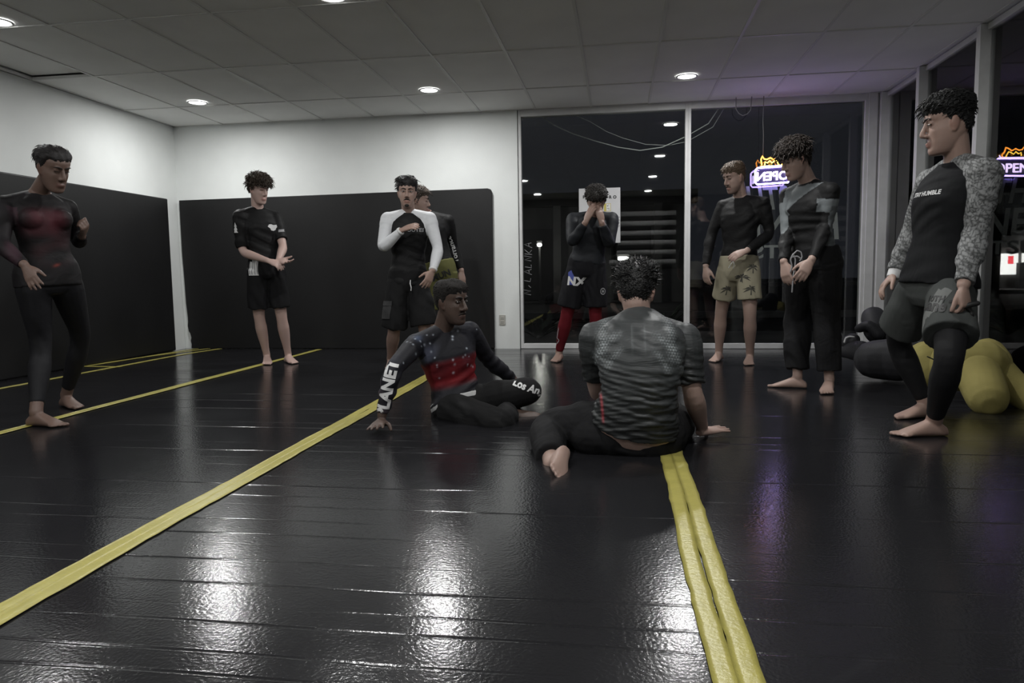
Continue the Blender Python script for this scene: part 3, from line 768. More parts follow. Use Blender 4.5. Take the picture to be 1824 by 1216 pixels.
    def shorts_geos(s, top=.10, frac=.42, r0=.10, r1=.115, off=.012, flare=.0):
        g = s.torso_geo(off, -.12, top, 0)
        k = s.s * (1 + (s.bulk - 1) * .7)
        for sd in 'LR':
            rad = [[(0, r0 * k), (.5, (r0 * .4 + r1 * .6) * k), (1, r1 * k)], [(0, r1 * k), (1, r1 * k)]]
            g.append(limb(s.leg_pts(sd), rad, s0=0, s1=frac, roundcap=False, n=24))
        return g
    def pants_geos(s, top=.10, s1=.93, off=.014, prof=None):
        g = s.torso_geo(off, -.12, top, 0)
        for sd in 'LR':
            if prof is None: g += s.leg_geo(sd, off=off, s1=s1, cap=False)
            else:
                g += s.leg_geo(sd, s1=s1, prof=prof, cap=False)
        return g
BAGGY = ([(0, .112), (.3, .112), (.7, .098), (1, .092)], [(0, .090), (.3, .088), (.6, .080), (1, .072)])

def reach(px, py, A, L, sign=-1):
    """point on the pixel's ray at distance L from A: nearer (-1) or farther (+1) root"""
    r = nrm(ray(px, py)); o = CAMP - A; b = o.dot(r); c = o.dot(o) - L * L; q = b * b - c
    if q < 0: return CAMP + r * (-b)
    return CAMP + r * (-b + sign * math.sqrt(q))
def solve(px, py, A, B, L1, L2, lo, hi):
    r = ray(px, py); best = None
    for y in np.linspace(lo, hi, 161):
        p = CAMP + r * (y / r[1]); e = (np.linalg.norm(p - A) - L1) ** 2 + (np.linalg.norm(p - B) - L2) ** 2
        if best is None or e < best[0]: best = (e, p)
    return best[1]
def facing(deg, pitch=0.0):
    """0 = towards the camera (-Y), positive = turned to image right; pitch > 0 looks down"""
    a = math.radians(deg); q = math.radians(pitch)
    return np.array((math.sin(a) * math.cos(q), -math.cos(a) * math.cos(q), -math.sin(q)))
def headup(fwd): 
    f = nrm(fwd); u = np.array((0, 0, 1.)); return nrm(u - f * u.dot(f))

# lettering and prints laid on cloth or glass: outline text projected onto the surface below it
def text_mesh(txt, size=1.0, bold=0.0, res=3, slant=0.0, spacing=1.0):
    cu = bpy.data.curves.new('t', 'FONT'); cu.body = txt; cu.size = size; cu.offset = bold; cu.resolution_u = res; cu.align_x = 'CENTER'; cu.align_y = 'CENTER'; cu.shear = slant; cu.space_character = spacing
    o = bpy.data.objects.new('t', cu); COL.objects.link(o); dg = bpy.context.evaluated_depsgraph_get(); dg.update()
    me = bpy.data.meshes.new_from_object(o.evaluated_get(dg)); bpy.data.objects.remove(o)
    bm = bmesh.new(); bm.from_mesh(me); bmesh.ops.triangulate(bm, faces=bm.faces)
    bmesh.ops.remove_doubles(bm, verts=bm.verts, dist=1e-5)
    v = np.array([q.co[:] for q in bm.verts]); f = [tuple(q.index for q in fc.verts) for fc in bm.faces]; bm.free(); bpy.data.meshes.remove(me)
    return v[:, :2], f
def refine(v, f, maxlen):
    bm = bmesh.new(); vs = [bm.verts.new((a, b, 0)) for a, b in v]; bm.verts.ensure_lookup_table()
    for q in f:
        try: bm.faces.new([vs[i] for i in q])
        except ValueError: pass
    for _ in range(4):
        e = [g for g in bm.edges if g.calc_length() > maxlen]
        if not e: break
        bmesh.ops.subdivide_edges(bm, edges=e, cuts=1); bmesh.ops.triangulate(bm, faces=bm.faces)
    bm.verts.index_update(); V = np.array([q.co[:2] for q in bm.verts]); Fc = [tuple(q.index for q in fc.verts) for fc in bm.faces]; bm.free()
    return V, Fc
def decal(name, v2, f, part, center, right, up, mat, lift=.0025, maxlen=.015, depth=.25, spread=.06):
    """2-D shape laid on a garment: projected along its own normal onto the cloth"""
    v2, f = refine(v2, f, maxlen); right = nrm(right); up = np.array(up, float); up = nrm(up - right * up.dot(right)); nn = np.cross(right, up)
    P = coords(part.data); fl = [tuple(p.vertices) for p in part.data.polygons]
    bvh = BVHTree.FromPolygons([Vector(p) for p in P], fl)
    c = np.array(center, float); out = []; hit = 0; lastd = depth
    D = []
    for a, b in v2:
        q = c + right * a + up * b + nn * depth
        loc, nor, idx, dist = bvh.ray_cast(Vector(q), Vector(-nn), depth * 2.5)
        D.append(None if loc is None else dist)
    ok = [d for d in D if d is not None]; med = float(np.median(ok)) if ok else depth
    bad = set()
    for i, ((a, b), d) in enumerate(zip(v2, D)):
        if d is None or abs(d - med) > spread: bad.add(i); d = med
        out.append(c + right * a + up * b + nn * (depth - d + lift))
    f = [q for q in f if not any(i in bad for i in q)]
    me = bpy.data.meshes.new(name); me.from_pydata([tuple(p) for p in out], [], f); me.update(); me.materials.append(mat)
    return sub_part(name, me, part) if part.parent is not None else add_part(name, me, part)
def poly2(pts): return np.array(pts, float), [tuple(range(len(pts)))]
def shapes2(list_):
    V = []; Fc = []
    for v, f in list_:
        n = len(V); V += [tuple(p) for p in v]; Fc += [tuple(i + n for i in q) for q in f]
    return np.array(V), Fc
# ------------------------------------------------------------------ the people
def lay(p, Y, sh, hip, neck, head, shw=.175, hw=.085):
    """shoulder and hip lines, neck and head from where they stand; sh/hip = (px, py, turn, dy); head = (px, py, dy, turn, pitch, roll)"""
    for nm, q, w in (('sh', sh, shw), ('hip', hip, hw)):
        c = ony(q[0], q[1], Y + (q[3] if len(q) > 3 else 0)); a = math.radians(q[2]); tilt = q[4] if len(q) > 4 else 0.0
        r = nrm((-math.cos(a), -math.sin(a), tilt)) * w * p.s * (p.bulk if nm == 'sh' else 1)
        setattr(p, nm + 'R', c + r); setattr(p, nm + 'L', c - r)
    p.neck = ony(neck[0], neck[1], Y + neck[2])
    f = facing(head[3], head[4]); u = headup(f); x = np.cross(f, u); ro = math.radians(head[5] if len(head) > 5 else 0)
    p.head(ony(head[0], head[1], Y + head[2]), f, u * math.cos(ro) + x * math.sin(ro))
def arm(p, side, el, wr, le=.29, lf=.255):
    A = getattr(p, 'sh' + side)
    e = ony(*el) if abs(el[2]) > 1.5 else reach(el[0], el[1], A, le * p.s, el[2])       # third value: depth, or which root
    w = ony(*wr) if abs(wr[2]) > 1.5 else reach(wr[0], wr[1], e, lf * p.s, wr[2])
    setattr(p, 'el' + side, e); setattr(p, 'wr' + side, w)
def leg(p, side, heel, toe, knee, lt=.43, ls=.42, lo=None, hi=None, bulge=None):
    h, t = onz(*heel), onz(*toe); f = nrm(t - h); a = h + f * .06 * p.s; a[2] = .078 * p.s
    setattr(p, 'an' + side, a); H_ = getattr(p, 'hip' + side)
    setattr(p, 'kn' + side, solve(knee[0], knee[1], H_, a, lt * p.s, ls * p.s, min(H_[1], a[1]) - .3, max(H_[1], a[1]) + .08))
    p.foot(side, a, f)
def handto(p, side, tgt, dy, n, **k):
    w = getattr(p, 'wr' + side); d = ony(tgt[0], tgt[1], w[1] + dy) - w; p.hand(side, w + nrm(d) * .012, d, n, **k)
    p.__dict__.setdefault('hd', {})[side] = nrm(d)
def report(p, n):
    for sd in 'LR':
        a = p.arm_pts(sd); l = p.leg_pts(sd)
        print('BONES', n, sd, *['%.2f' % np.linalg.norm(a[i + 1] - a[i]) for i in (0, 1)], *['%.2f' % np.linalg.norm(l[i + 1] - l[i]) for i in (0, 1)], 'trunk %.2f' % np.linalg.norm(p.neck - (p.hipL + p.hipR) / 2))
def arm_param(p, side, P):
    """0..2 along shoulder-elbow-wrist of the nearest point, and distance"""
    a = p.arm_pts(side); best = np.full(len(P), 9.); par = np.zeros(len(P))
    for i in (0, 1):
        d = a[i + 1] - a[i]; t = np.clip(((P - a[i]) @ d) / d.dot(d), 0, 1); q = np.linalg.norm(P - (a[i] + t[:, None] * d), axis=1)
        m = q < best; best[m] = q[m]; par[m] = i + t[m]
    return par, best
def noise3(P, sc, seed=0):
    r = np.random.default_rng(seed); o = np.zeros(len(P))
    for k in range(5):
        w = r.normal(0, 1, 3) * sc; o += np.sin(P @ w + r.random() * 6.28)
    return o / 2.5
def folds(P, amp, axis=(0, 0, 1), freq=70, seed=0, mask=1.0):
    """irregular cloth folds: a few wave trains of mixed length and direction, fading in and out"""
    ax = nrm(axis); r = np.random.default_rng(seed); o = np.zeros(len(P)); warp = noise3(P, 7, seed + 3)
    for k in range(6):
        w = ax * freq * r.uniform(.45, 1.35) + r.normal(0, 1, 3) * freq * .22
        o += np.sin(P @ w + r.random() * 6.28 + 2.5 * warp) * np.clip(.15 + noise3(P, 8, seed + 11 * k), 0, 1)
    return amp * mask * np.clip(o, -1.4, 1.4) * .8
PALE, FAIR, TAN, MID, DARK, BROWN = (.48, .34, .30), (.36, .25, .21), (.32, .215, .175), (.26, .17, .137), (.082, .054, .043), (.14, .090, .072)
BLK = (.007, .007, .0075)

# 1. woman at the left edge
p = Person('woman in a black long sleeve rashguard with dark red chest, hair tied back', BROWN, .97, 1.0, True, voxel=.006)
Y = 3.86
lay(p, Y, (66, 368, 58), (86, 497, 55), (68, 345, .0), (95, 303, -.06, 74, 24, 4), shw=.165, hw=.085)
arm(p, 'R', (2, 436, -1), (44, 472, -1)); arm(p, 'L', (140, 432, 1), (146, 420, -1), lf=.20)
leg(p, 'R', (52, 757), (124, 761), (74, 617)); leg(p, 'L', (112, 722), (188, 737), (146, 600))
handto(p, 'R', (64, 512), -.03, (.1, -1, .2), curl=(.12, .14, .16, .2), spread=.10)
handto(p, 'L', (153, 398), -.06, (.75, -.2, .1), curl=(1.1, 1.15, 1.2, 1.2), thumb=.3)
p.build(onz(100, 750)); report(p, 'woman'); p.eyes(.75, (.02, .014, .012)); woman = p
p.hair((.012, .010, .010), .012, .008, front=.080, side=.016, back=-.045, tufts=160, tlen=.04, tr=.004, tdir=(0, -1, .1), lift=.02, lump=.08, seed=3)
bun = [ellipsoid(p.hw((0, -.118, .045)), p.hM @ np.array((.052, 0, 0)), p.hM @ np.array((0, .042, 0)), p.hM @ np.array((0, 0, .048)), 18, 12)]
add_part('hair_bun', geo_mesh('hair_bun', bun, p.hairo.data.materials[0]), p.root)
def c_woman(P):
    fr = nrm((math.sin(1.0), -math.cos(1.0), 0)); c0 = (p.shL + p.shR) / 2; q = P - c0; d = q @ fr; x = q @ np.array((fr[1], -fr[0], 0)); z = q[:, 2]
    m = sm(d, .02, .08) * np.exp(-((x + .0) / .10) ** 4) * np.exp(-((z + .10) / .075) ** 4) * np.clip(.9 + .2 * noise3(P, 25, 3), 0, 1)
    m2 = sm(d, .02, .08) * np.exp(-((x + .03) / .1) ** 4) * np.exp(-((z + .24) / .10) ** 4) * np.clip(.3 + .5 * noise3(P, 30, 4), 0, 1)
    hem = sm(d, .02, .08) * np.exp(-((x + .04) / .016) ** 2 - ((z + .345 + .3 * (x + .04)) / .008) ** 2)
    base = np.array((.011, .010, .011)) * (1 + .5 * np.clip(noise3(P, 22, 6), -1, 1))[:, None]
    c = base + m[:, None] * np.array((.060, .009, .014)) + m2[:, None] * np.array((.03, .010, .012)) + hem[:, None] * np.array((.16, .025, .015))
    ar, dist = arm_param(p, 'R', P); pr = (dist < .075) & (ar > .15); c[pr] += (np.array((.030, .012, .018)) * np.clip(.4 + noise3(P, 20, 8), 0, 1)[:, None])[pr]
    return c
p.garment('rashguard', p.top_geos(.006, .97, -.05, flare=.004), M['stretch'], c_woman, .007)
p.garment('leggings', p.pants_geos(.06, .93, .004), M['stretch2'], (.011, .011, .013), .008)

# 2. boy by the back pad
p = Person('boy with tousled brown hair in a black t-shirt and black shorts, hands clasped', PALE, 1.0, .92, voxel=.0065)
Y = 6.45
lay(p, Y, (459, 386, 46), (474, 478, 42), (459, 374, .02), (461, 339, -.03, 66, 16, 3), shw=.175)
arm(p, 'R', (431, 449, 6.33), (477, 464, 6.20)); arm(p, 'L', (505, 440, 6.46), (496, 463, 6.25))
leg(p, 'R', (476, 645), (473, 661), (461, 562)); leg(p, 'L', (510, 644), (543, 652), (501, 562))
handto(p, 'R', (502, 473), -.02, (-.1, -.5, .8), curl=(.5, .5, .55, .6)); handto(p, 'L', (513, 468), -.05, (.2, .3, -1), curl=(.25, .25, .3, .35), spread=.1)
p.build(onz(500, 655)); report(p, 'boy'); p.eyes(.6, (.03, .02, .015)); boy = p
p.hair((.045, .032, .022), .020, .016, front=.072, side=.0, back=-.055, fringe=.026, tufts=420, tlen=.055, tr=.007, curl=.3, tdir=(0, .45, .15), seed=5)
tsh = p.garment('t_shirt', p.top_geos(.012, .44, .065, flare=.010, sl_off=.018), M['stretch'], BLK, .008, disp=lambda P: folds(P, .003, (0.3, 0, 1), 60, 2))
sho = p.garment('shorts', p.shorts_geos(.11, .42, .098, .112), M['loose'], (.011, .011, .012), .009, disp=lambda P: folds(P, .004, (1, .4, .2), 60, 4))
right = -(p.shR - p.shL) * np.array((1, 1, 0)); fwd = facing(30)
lc = ony(487, 403, 6.3)
decal('chest_logo', *shapes2([poly2([(-.042, .006), (-.030, .026), (-.012, .030), (.010, .022), (.040, .026), (.044, .004), (.034, -.006), (.028, -.022), (.010, -.032), (-.012, -.028), (-.020, -.010)])]), tsh, lc, (.86, .5, 0), (0, 0, 1), M['white_print'])
tri = lambda z, w, h: poly2([(-w, z), (w, z), (0, z + h)])
decal('tree_print', *shapes2([tri(-.045, .023, .045), tri(-.020, .020, .045), tri(.010, .016, .040)]), tsh, ony(423.5, 406, 6.3), (.95, -.1, 0), (0, 0, 1), M['white_print'])
decal('sleeve_bar', *poly2([(-.030, -.014), (.032, -.006), (.030, .018), (-.030, .010)]), tsh, ony(499, 410, 6.4), (.9, .2, 0), (0, 0, 1), M['grey_print'])
pan = []
decal('side_panel', *poly2([(-.046, -.075), (.038, -.075), (.038, .075), (-.034, .075)]), sho, ony(441.5, 476, 6.25), (.9, -.3, 0), (0, 0, 1), M['white_print'])
for k in range(4):
    decal('panel_pattern', *poly2([(-.003, -.066), (.003, -.066), (.003, .066), (-.003, .066)]), sho, ony(435.5 + 4.2 * k, 476, 6.25), (.9, -.3, 0), (0, 0, 1), M['grey_print'], lift=.004)

# 3. man with white sleeves
p = Person('man with short dark hair in a black rashguard with white sleeves', TAN, .98, 1.02, voxel=.0065)
Y = 6.2; p.beard = .25
lay(p, Y, (728, 391, 14), (727, 502, 14), (728, 379, .02), (725, 346, -.02, 16, 3, -2), shw=.178)
arm(p, 'R', (680, 443, -1), (714, 411, -1), lf=.25); arm(p, 'L', (781, 443, 6.16), (771, 481, 5.98))
leg(p, 'R', (697, 652), (690, 664), (702, 588)); leg(p, 'L', (763, 652), (770, 664), (757, 588))
handto(p, 'R', (744, 398), -.03, (-.1, -.6, .7), curl=(.35, .4, .4, .4), spread=.08); handto(p, 'L', (756, 515), -.05, (.7, -.7, 0), curl=(.15, .2, .25, .3), spread=.16, thumb=.9)
p.build(onz(728, 658)); report(p, 'white'); p.eyes(.2, (.012, .010, .009)); p.mustache((.015, .012, .010)); white = p
p.hair((.010, .009, .009), .014, .022, front=.070, side=.0, back=-.05, tufts=320, tlen=.04, tr=.006, tdir=(.3, .1, .7), seed=8)
tb = p.garment('rashguard', p.torso_geo(.007, -.03, .566, .004, straight=True), M['stretch'], BLK, .007, disp=lambda P: folds(P, .002, (.2, 0, 1), 75, 7))
for sd in 'RL':
    g = p.top_geos(.011, .97, body=False, sides=sd, sl_off=.006)
    p.garment('sleeve', g, M['stretch'], (.60, .61, .63), .007)
for sd in 'RL':
    a = p.arm_pts(sd); d = nrm(a[2] - a[1]); me = geo_mesh('wristband', [limb([a[2] - d * .012, a[2] + d * .004], [[(0, .037), (1, .034)]], roundcap=False)], M['white_print'] if sd == 'R' else M['white_print']); add_part('wristband', me, p.root)
sho = p.garment('board_shorts', p.shorts_geos(.10, .48, .102, .122), M['loose'], (.0085, .0085, .009), .009, disp=lambda P: folds(P, .005, (1, .4, .3), 50, 14))
decal('lettering', *text_mesh('OUTEF', .045, .001), tb, ony(737, 409, 6.05), (1, 0, 0), (0, 0, 1), M['grey_print'])
g = [limb([ony(731, 499, Y - .135), ony(730.5, 505, Y - .15), ony(732.5, 512, Y - .15), ony(732, 517, Y - .15)], [[(0, .004), (1, .005)]] * 3, n=8)]
add_part('drawstring', geo_mesh('drawstring', g, M['white_print']), p.root)
decal('cargo_pocket', *poly2([(-.05, -.085), (.05, -.085), (.05, .06), (-.05, .06)]), sho, ony(690, 550, 6.05), (.93, -.36, 0), (0, 0, 1), material('pocket_cloth', (.018, .018, .019), .8), lift=.008)
decal('pocket_flap', *poly2([(-.053, -.02), (.053, -.02), (.053, .02), (-.053, .02)]), sho, ony(690, 540, 6.05), (.93, -.36, 0), (0, 0, 1), material('pocket_cloth', (.024, .024, .025), .8), lift=.012)

# 4. person half hidden behind him
p = Person('person half hidden behind the white sleeved man, olive shorts, lettered black sleeve', FAIR, 1.0, 1.0, voxel=.0075)
Y = 7.0
lay(p, Y, (767, 393, 30), (782, 484, 25), (757, 380, .02), (746, 360, -.02, 100, 8), shw=.18)
arm(p, 'L', (809, 442, 1), (822, 482, -1)); arm(p, 'R', (736, 440, 1), (740, 475, -1))
leg(p, 'R', (762, 634), (768, 642), (765, 565)); leg(p, 'L', (800, 632), (812, 640), (796, 563))
handto(p, 'L', (824, 505), -.02, (.6, -.8, 0), curl=(.2, .25, .3, .35)); handto(p, 'R', (742, 500), -.02, (-.6, -.8, 0), curl=(.3, .3, .3, .3))
p.build(onz(785, 638)); report(p, 'behind'); p.eyes(.5, (.03, .02, .015)); hid = p
p.hair((.06, .045, .035), .020, .008, front=.070, side=-.02, back=-.075, tufts=300, tlen=.045, tr=.006, curl=.6, tdir=(0, -.3, .1), seed=12)
rg = p.garment('rashguard', p.top_geos(.007, .97, -.04), M['stretch'], (.008, .008, .0085), .0085)
a = p.arm_pts('L'); up = nrm(a[1] * .35 + a[0] * .65 - a[2])
decal('sleeve_lettering', *text_mesh('Torrance', .072, .002), rg, (a[1] * .93 + a[2] * .07) + np.array((0, -.02, 0)), (a[1] - a[2]) * np.array((1, 0, 1)) + (a[0] - a[1]) * np.array((.5, 0, .5)), (-1, 0, .3), M['white_print'], maxlen=.02)
sho = p.garment('shorts', p.shorts_geos(.10, .42, .102, .118), M['loose'], (.12, .12, .045), .010)
decal('shorts_lettering', *text_mesh('MUN', .085, .003), sho, ony(786, 490, 6.85), (.9, .25, .35), (-.3, 0, 1), M['black_print'], maxlen=.02)

# 5. seated man in the red and black rashguard
SEATG = 'two grapplers seated on the mats'
p = Person('man seated on the mat in a red and black starry rashguard, leaning on one hand', DARK, 1.0, 1.0, voxel=.0052, group=SEATG, nose=1.25)
Y = 4.15; p.beard = .35; p.lipc = np.array((.085, .050, .042))
lay(p, Y, (790, 602, 38, 0, -.16), (820, 722, 46, .02, -.1), (790, 585, .0), (805, 541, -.05, 60, 4, 2), shw=.175)
p.spine_mid = ony(802, 660, Y + .05)
arm(p, 'R', (700, 657, -1), (681, 741, -1), le=.29, lf=.27); p.elL = reach(872, 643, p.shL, .27, 1); p.wrL = reach(915, 676, p.elL, .22, 1)
hand_at = onz(672, 784); p.wrR = onz(681, 764); p.wrR[2] = .075; p.elR = solve(700, 657, p.shR, p.wrR, .29, .27, 3.5, 4.3)
p.hand('R', p.wrR + np.array((-.005, -.005, -.03)), onz(655, 790) - onz(684, 762) + np.array((0, 0, -.015)), (-.15, 0.2, 1), curl=(.03, .03, .03, .05), spread=.14, thumb=.8)
p.hand('L', p.wrL, ony(945, 695, p.wrL[1] + .02) - p.wrL, (.5, .3, .8), curl=(.2, .2, .2, .2))
p.knR = ony(893, 755, 3.90); p.anR = ony(905, 733, 4.16)
p.knL = ony(950, 694, Y + .10); p.anL = ony(900, 715, Y + .42)
p.foot('R', p.anR + np.array((0.01, 0, .0)), (1, -.1, .03), (0.0, -.6, .8)); p.foot('L', p.anL, (-.9, .3, 0), (.1, .2, 1))
p.build(onz(810, 752)); report(p, 'seat1'); p.eyes(.0, (.010, .008, .007), gaze=.003); p.mustache((.02, .014, .011), False); seat1 = p
p.hair((.012, .010, .009), .016, .006, front=.070, side=-.005, back=-.055, tufts=260, tlen=.010, tr=.006, tdir=(0, 0, .2), seed=14, rough=.9)
def c_star(P):
    up_ = nrm(p.neck - (p.hipL + p.hipR) / 2); c0 = (p.hipL + p.hipR) / 2; z = (P - c0) @ up_
    par, dist = arm_param(p, 'R', P); parL, distL = arm_param(p, 'L', P)
    onarm = ((dist < .085) & (par > .12)) | ((distL < .08) & (parL > .1))
    red = sm(z, .115, .17) * (1 - sm(z, .27, .31)) * np.clip(.9 + .3 * noise3(P, 18, 2), .3, 1.2) * (~onarm)
    base = np.array((.014, .014, .018)) + np.clip(noise3(P, 14, 5), 0, 1)[:, None] * np.array((.006, .007, .011)) * (sm(z, .28, .36))[:, None]
    c = base * (1 - red[:, None]) + red[:, None] * np.array((.17, .010, .014))
    c = c + (np.clip(noise3(P, 9, 21) - .65, 0, 1) * .5 * sm(z, .22, .3) * (1 - sm(z, .36, .42)) * (~onarm))[:, None] * np.array((.10, .11, .16))
    st = np.zeros(len(P)); r = np.random.default_rng(3)
    sel = np.where((z > .16) & ((distL > .085) | (parL < .1)) & (par < .9))[0]
    for q in r.choice(sel, 75, replace=False):
        d = np.linalg.norm(P - P[q], axis=1); st = np.maximum(st, np.exp(-(d / r.uniform(.003, .007)) ** 2) * r.uniform(.3, 1))
    c = c + st[:, None] * np.array((.50, .55, .62))
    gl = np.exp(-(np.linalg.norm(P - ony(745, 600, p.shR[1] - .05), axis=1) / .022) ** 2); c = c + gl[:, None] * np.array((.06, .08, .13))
    sl = (dist < .07) & (par > 1.25); c[sl] = c[sl] + (np.clip(noise3(P, 30, 9), 0, 1)[:, None] * np.array((.04, .03, .035)))[sl]
    return c
rg = p.garment('rashguard', p.top_geos(.007, .97, .035, flare=.008), M['stretch'], c_star, .0055, disp=lambda P: folds(P, .0035, (-.35, 0, 1), 85, 5, sm(-(P[:, 2] - p.shR[2]), -.02, .2)))
a = p.arm_pts('R'); dd = a[2] - a[1]
decal('sleeve_lettering', *text_mesh('PLANET', .088, .004), rg, a[1] + dd * .40, -dd * np.array((1, .0, 1)), (-1, -.2, .3), M['white_print'], maxlen=.015)
PROF5 = ([(0, .105), (.4, .100), (.8, .086), (1, .082)], [(0, .080), (.4, .078), (.8, .066), (1, .060)])
pn = p.garment('trousers', p.pants_geos(.02, .95, .014, PROF5), M['pants'], (.0095, .0095, .010), .007, disp=lambda P: folds(P, .005, (1, .6, .5), 45, 6))
decal('knee_lettering', *text_mesh('Los Angeles', .057, .002), pn, ony(950, 700, Y - .05), (1, 0, -.42), (.35, 0, 1), M['white_print'], maxlen=.012, lift=.004, spread=.09)
p.garment('undershirt', p.torso_geo(.011, .0, .07, straight=True), M['loose'], (.45, .45, .45), .007)

# 6. seated man with his back to the camera
p = Person('man seated with his back turned in a grey scale patterned rashguard, spiky black hair', FAIR, 1.04, 1.12, voxel=.0052, group=SEATG)
Y = 3.42
lay(p, Y, (1139, 602, 183, .10, -.02), (1128, 762, 176, -.02, -.06), (1136, 568, .10), (1133, 525, .12, 178, 18, 0), shw=.182, hw=.10)
p.spine_mid = ony(1140, 672, Y - .08)
arm(p, 'R', (1236, 706, -1), (1252, 760, -1), le=.30, lf=.25)
p.wrR = onz(1250, 783); p.wrR[2] = .07; p.elR = solve(1234, 703, p.shR, p.wrR, .30, .26, 3.0, 3.9)
p.hand('R', p.wrR + np.array((0, 0, -.03)), onz(1292, 776) - onz(1250, 783), (0, -.1, 1), curl=(.03, .03, .03, .05), spread=.1, thumb=.6)
p.elL = reach(1062, 695, p.shL, .29, 1); p.wrL = p.elL + nrm((.35, .8, -.35)) * .25; p.hand('L', p.wrL, (.5, .7, -.2), (-.5, .3, .6))
T_ = onz(997, 846); T_[2] = .012; H_ = reach(1012, 796, T_, .23 * p.s, 1); f_ = nrm(T_ - H_); u_ = np.array((-.15, 1., 0)); u_ = nrm(u_ - f_ * u_.dot(f_))
p.anL = H_ + f_ * .066 * p.s + u_ * .078 * p.s
p.knL = solve(972, 762, p.hipL, p.anL, .43, .40, 3.2, 3.9)
p.foot('L', p.anL, f_, u_, 1.0)
p.knR = ony(1212, 752, Y + .36); p.anR = p.knR + np.array((-.25, .30, -.08)); p.anR[2] = .08; p.foot('R', p.anR, (-.8, .4, 0))
p.build(onz(1120, 815)); report(p, 'seat2'); seat2 = p
p.hair((.008, .008, .008), .018, .010, front=.070, side=.0, back=-.062, tufts=520, tlen=.036, tr=.0042, tdir=(0, -.1, .6), lift=.7, seed=16, rough=.35)
def c_scale(P):
    hipc = (p.hipL + p.hipR) / 2; up_ = nrm(p.neck - hipc); z = (P - hipc) @ up_; rx = nrm(p.shR - p.shL); x = (P - hipc) @ rx; d = -((P - hipc) @ np.cross(up_, rx))
    u = np.sqrt((x / 1.0) ** 2 + ((z - .22) / 1.0) ** 2)
    band = np.exp(-((np.abs(x) - .155 + .25 * np.clip(z - .38, -.2, .2) ** 2 * 4) / .022) ** 2) * sm(z, .22, .34) * (1 - sm(z, .50, .56))
    arc = np.exp(-((u - .205) / .018) ** 2) * sm(np.abs(x), .05, .11) * sm(z, .24, .32)
    arc2 = np.exp(-((u - .135) / .014) ** 2) * sm(np.abs(x), .05, .09) * sm(z, .22, .28) * .8
    pr, ds = arm_param(p, 'R', P); pl, dl = arm_param(p, 'L', P)
    cell = .5 + .5 * np.sin(x * 480 + np.round(z * 75) * 3.14) ; cell = np.clip(cell * 1.2 - .1, .25, 1)
    row = np.clip(.65 + .5 * np.sin(z * 470), .2, 1)
    v = .046 + (band * .9 + arc + arc2)[:] * .26 * cell * row
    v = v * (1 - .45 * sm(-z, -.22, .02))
    seam = np.exp(-((np.abs(x - .005) - .028) / .0035) ** 2) * sm(z, .30, .36) * (1 - sm(z, .44, .47)) * .05
    v = v + seam
    v = np.where(((ds < .09) & (pr > .25)) | ((dl < .09) & (pl > .25)), .028, v)
    c = v[:, None] * np.array((.92, 1.0, 1.02))
    redl = np.exp(-((x + .155 - .10 * (.12 - z)) / .005) ** 2) * sm(z, .0, .03) * (1 - sm(z, .13, .16)); c = c + redl[:, None] * np.array((.28, .02, .03))
    return c
def d_scale(P):
    return folds(P, .0040, (.12, 0, 1), 150, 11, sm(-(P[:, 2] - .52), 0, .2)) + folds(P, .0022, (-.15, 0, 1), 240, 15, sm(-(P[:, 2] - .46), 0, .2)) + folds(P, .002, (.5, 0, 1), 55, 13)
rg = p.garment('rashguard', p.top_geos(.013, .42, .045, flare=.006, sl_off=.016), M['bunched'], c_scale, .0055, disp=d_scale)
PROF6 = ([(0, .118), (.4, .108), (.8, .088), (1, .080)], [(0, .078), (.4, .075), (.8, .062), (1, .056)])
p.garment('trousers', p.pants_geos(.0, .90, .018, PROF6) + [ellipsoid(ony(1060, 775, Y - .02), np.array((.12, 0, 0)), np.array((0, .13, 0)), np.array((0, 0, .11))), ellipsoid(ony(1185, 775, Y + .02), np.array((.10, 0, 0)), np.array((0, .14, 0)), np.array((0, 0, .12)))], M['pants'], (.0095, .0095, .0105), .007, disp=lambda P: folds(P, .004, (1, .3, .6), 40, 17))

# 7. man covering his face
p = Person('man covering his face with both hands, dark shorts over red leggings', MID, 1.0, 1.0, voxel=.007)
Y = 6.75
lay(p, Y, (1055, 391, 4), (1044, 478, 2), (1058, 383, .0), (1062, 360, -.13, 4, 46), shw=.175)
arm(p, 'R', (1018, 433, -1), (1043, 396, -1), le=.28, lf=.24); arm(p, 'L', (1086, 437, -1), (1072, 397, -1), le=.28, lf=.24)
leg(p, 'R', (999, 640), (966, 654), (1010, 560)); leg(p, 'L', (1066, 640), (1075, 652), (1060, 558))
handto(p, 'R', (1056, 368), .02, (-.5, -.8, .2), curl=(.18, .2, .2, .25), spread=.05, thumb=.3); handto(p, 'L', (1065, 369), .02, (.5, -.8, .2), curl=(.18, .2, .2, .25), spread=.05, thumb=.3)
p.build(onz(1020, 648)); report(p, 'face'); face = p
p.hair((.018, .015, .013), .020, .012, front=.070, side=.0, back=-.06, tufts=420, tlen=.025, tr=.007, curl=.7, tdir=(0, 0, .2), seed=18, rough=.7)
p.garment('rashguard', p.top_geos(.010, .96, .055, flare=.012), M['stretch'], (.013, .0145, .0175), .008, disp=lambda P: folds(P, .0022, (.2, 0, 1), 60, 19))
sho = p.garment('shorts', p.shorts_geos(.09, .42, .100, .118), M['loose'], (.010, .010, .012), .009, disp=lambda P: folds(P, .005, (1, .3, .1), 55, 21))
p.garment('leggings', p.leg_geo('R', .005, .2, .95) + p.leg_geo('L', .005, .2, .95), M['stretch2'], (.13, .010, .016), .008)
decal('shorts_lettering', *text_mesh('NX', .105, .005), sho, ony(1020, 502, 6.55), (.95, -.2, -.1), (0, 0, 1), M['white_print'], maxlen=.02)
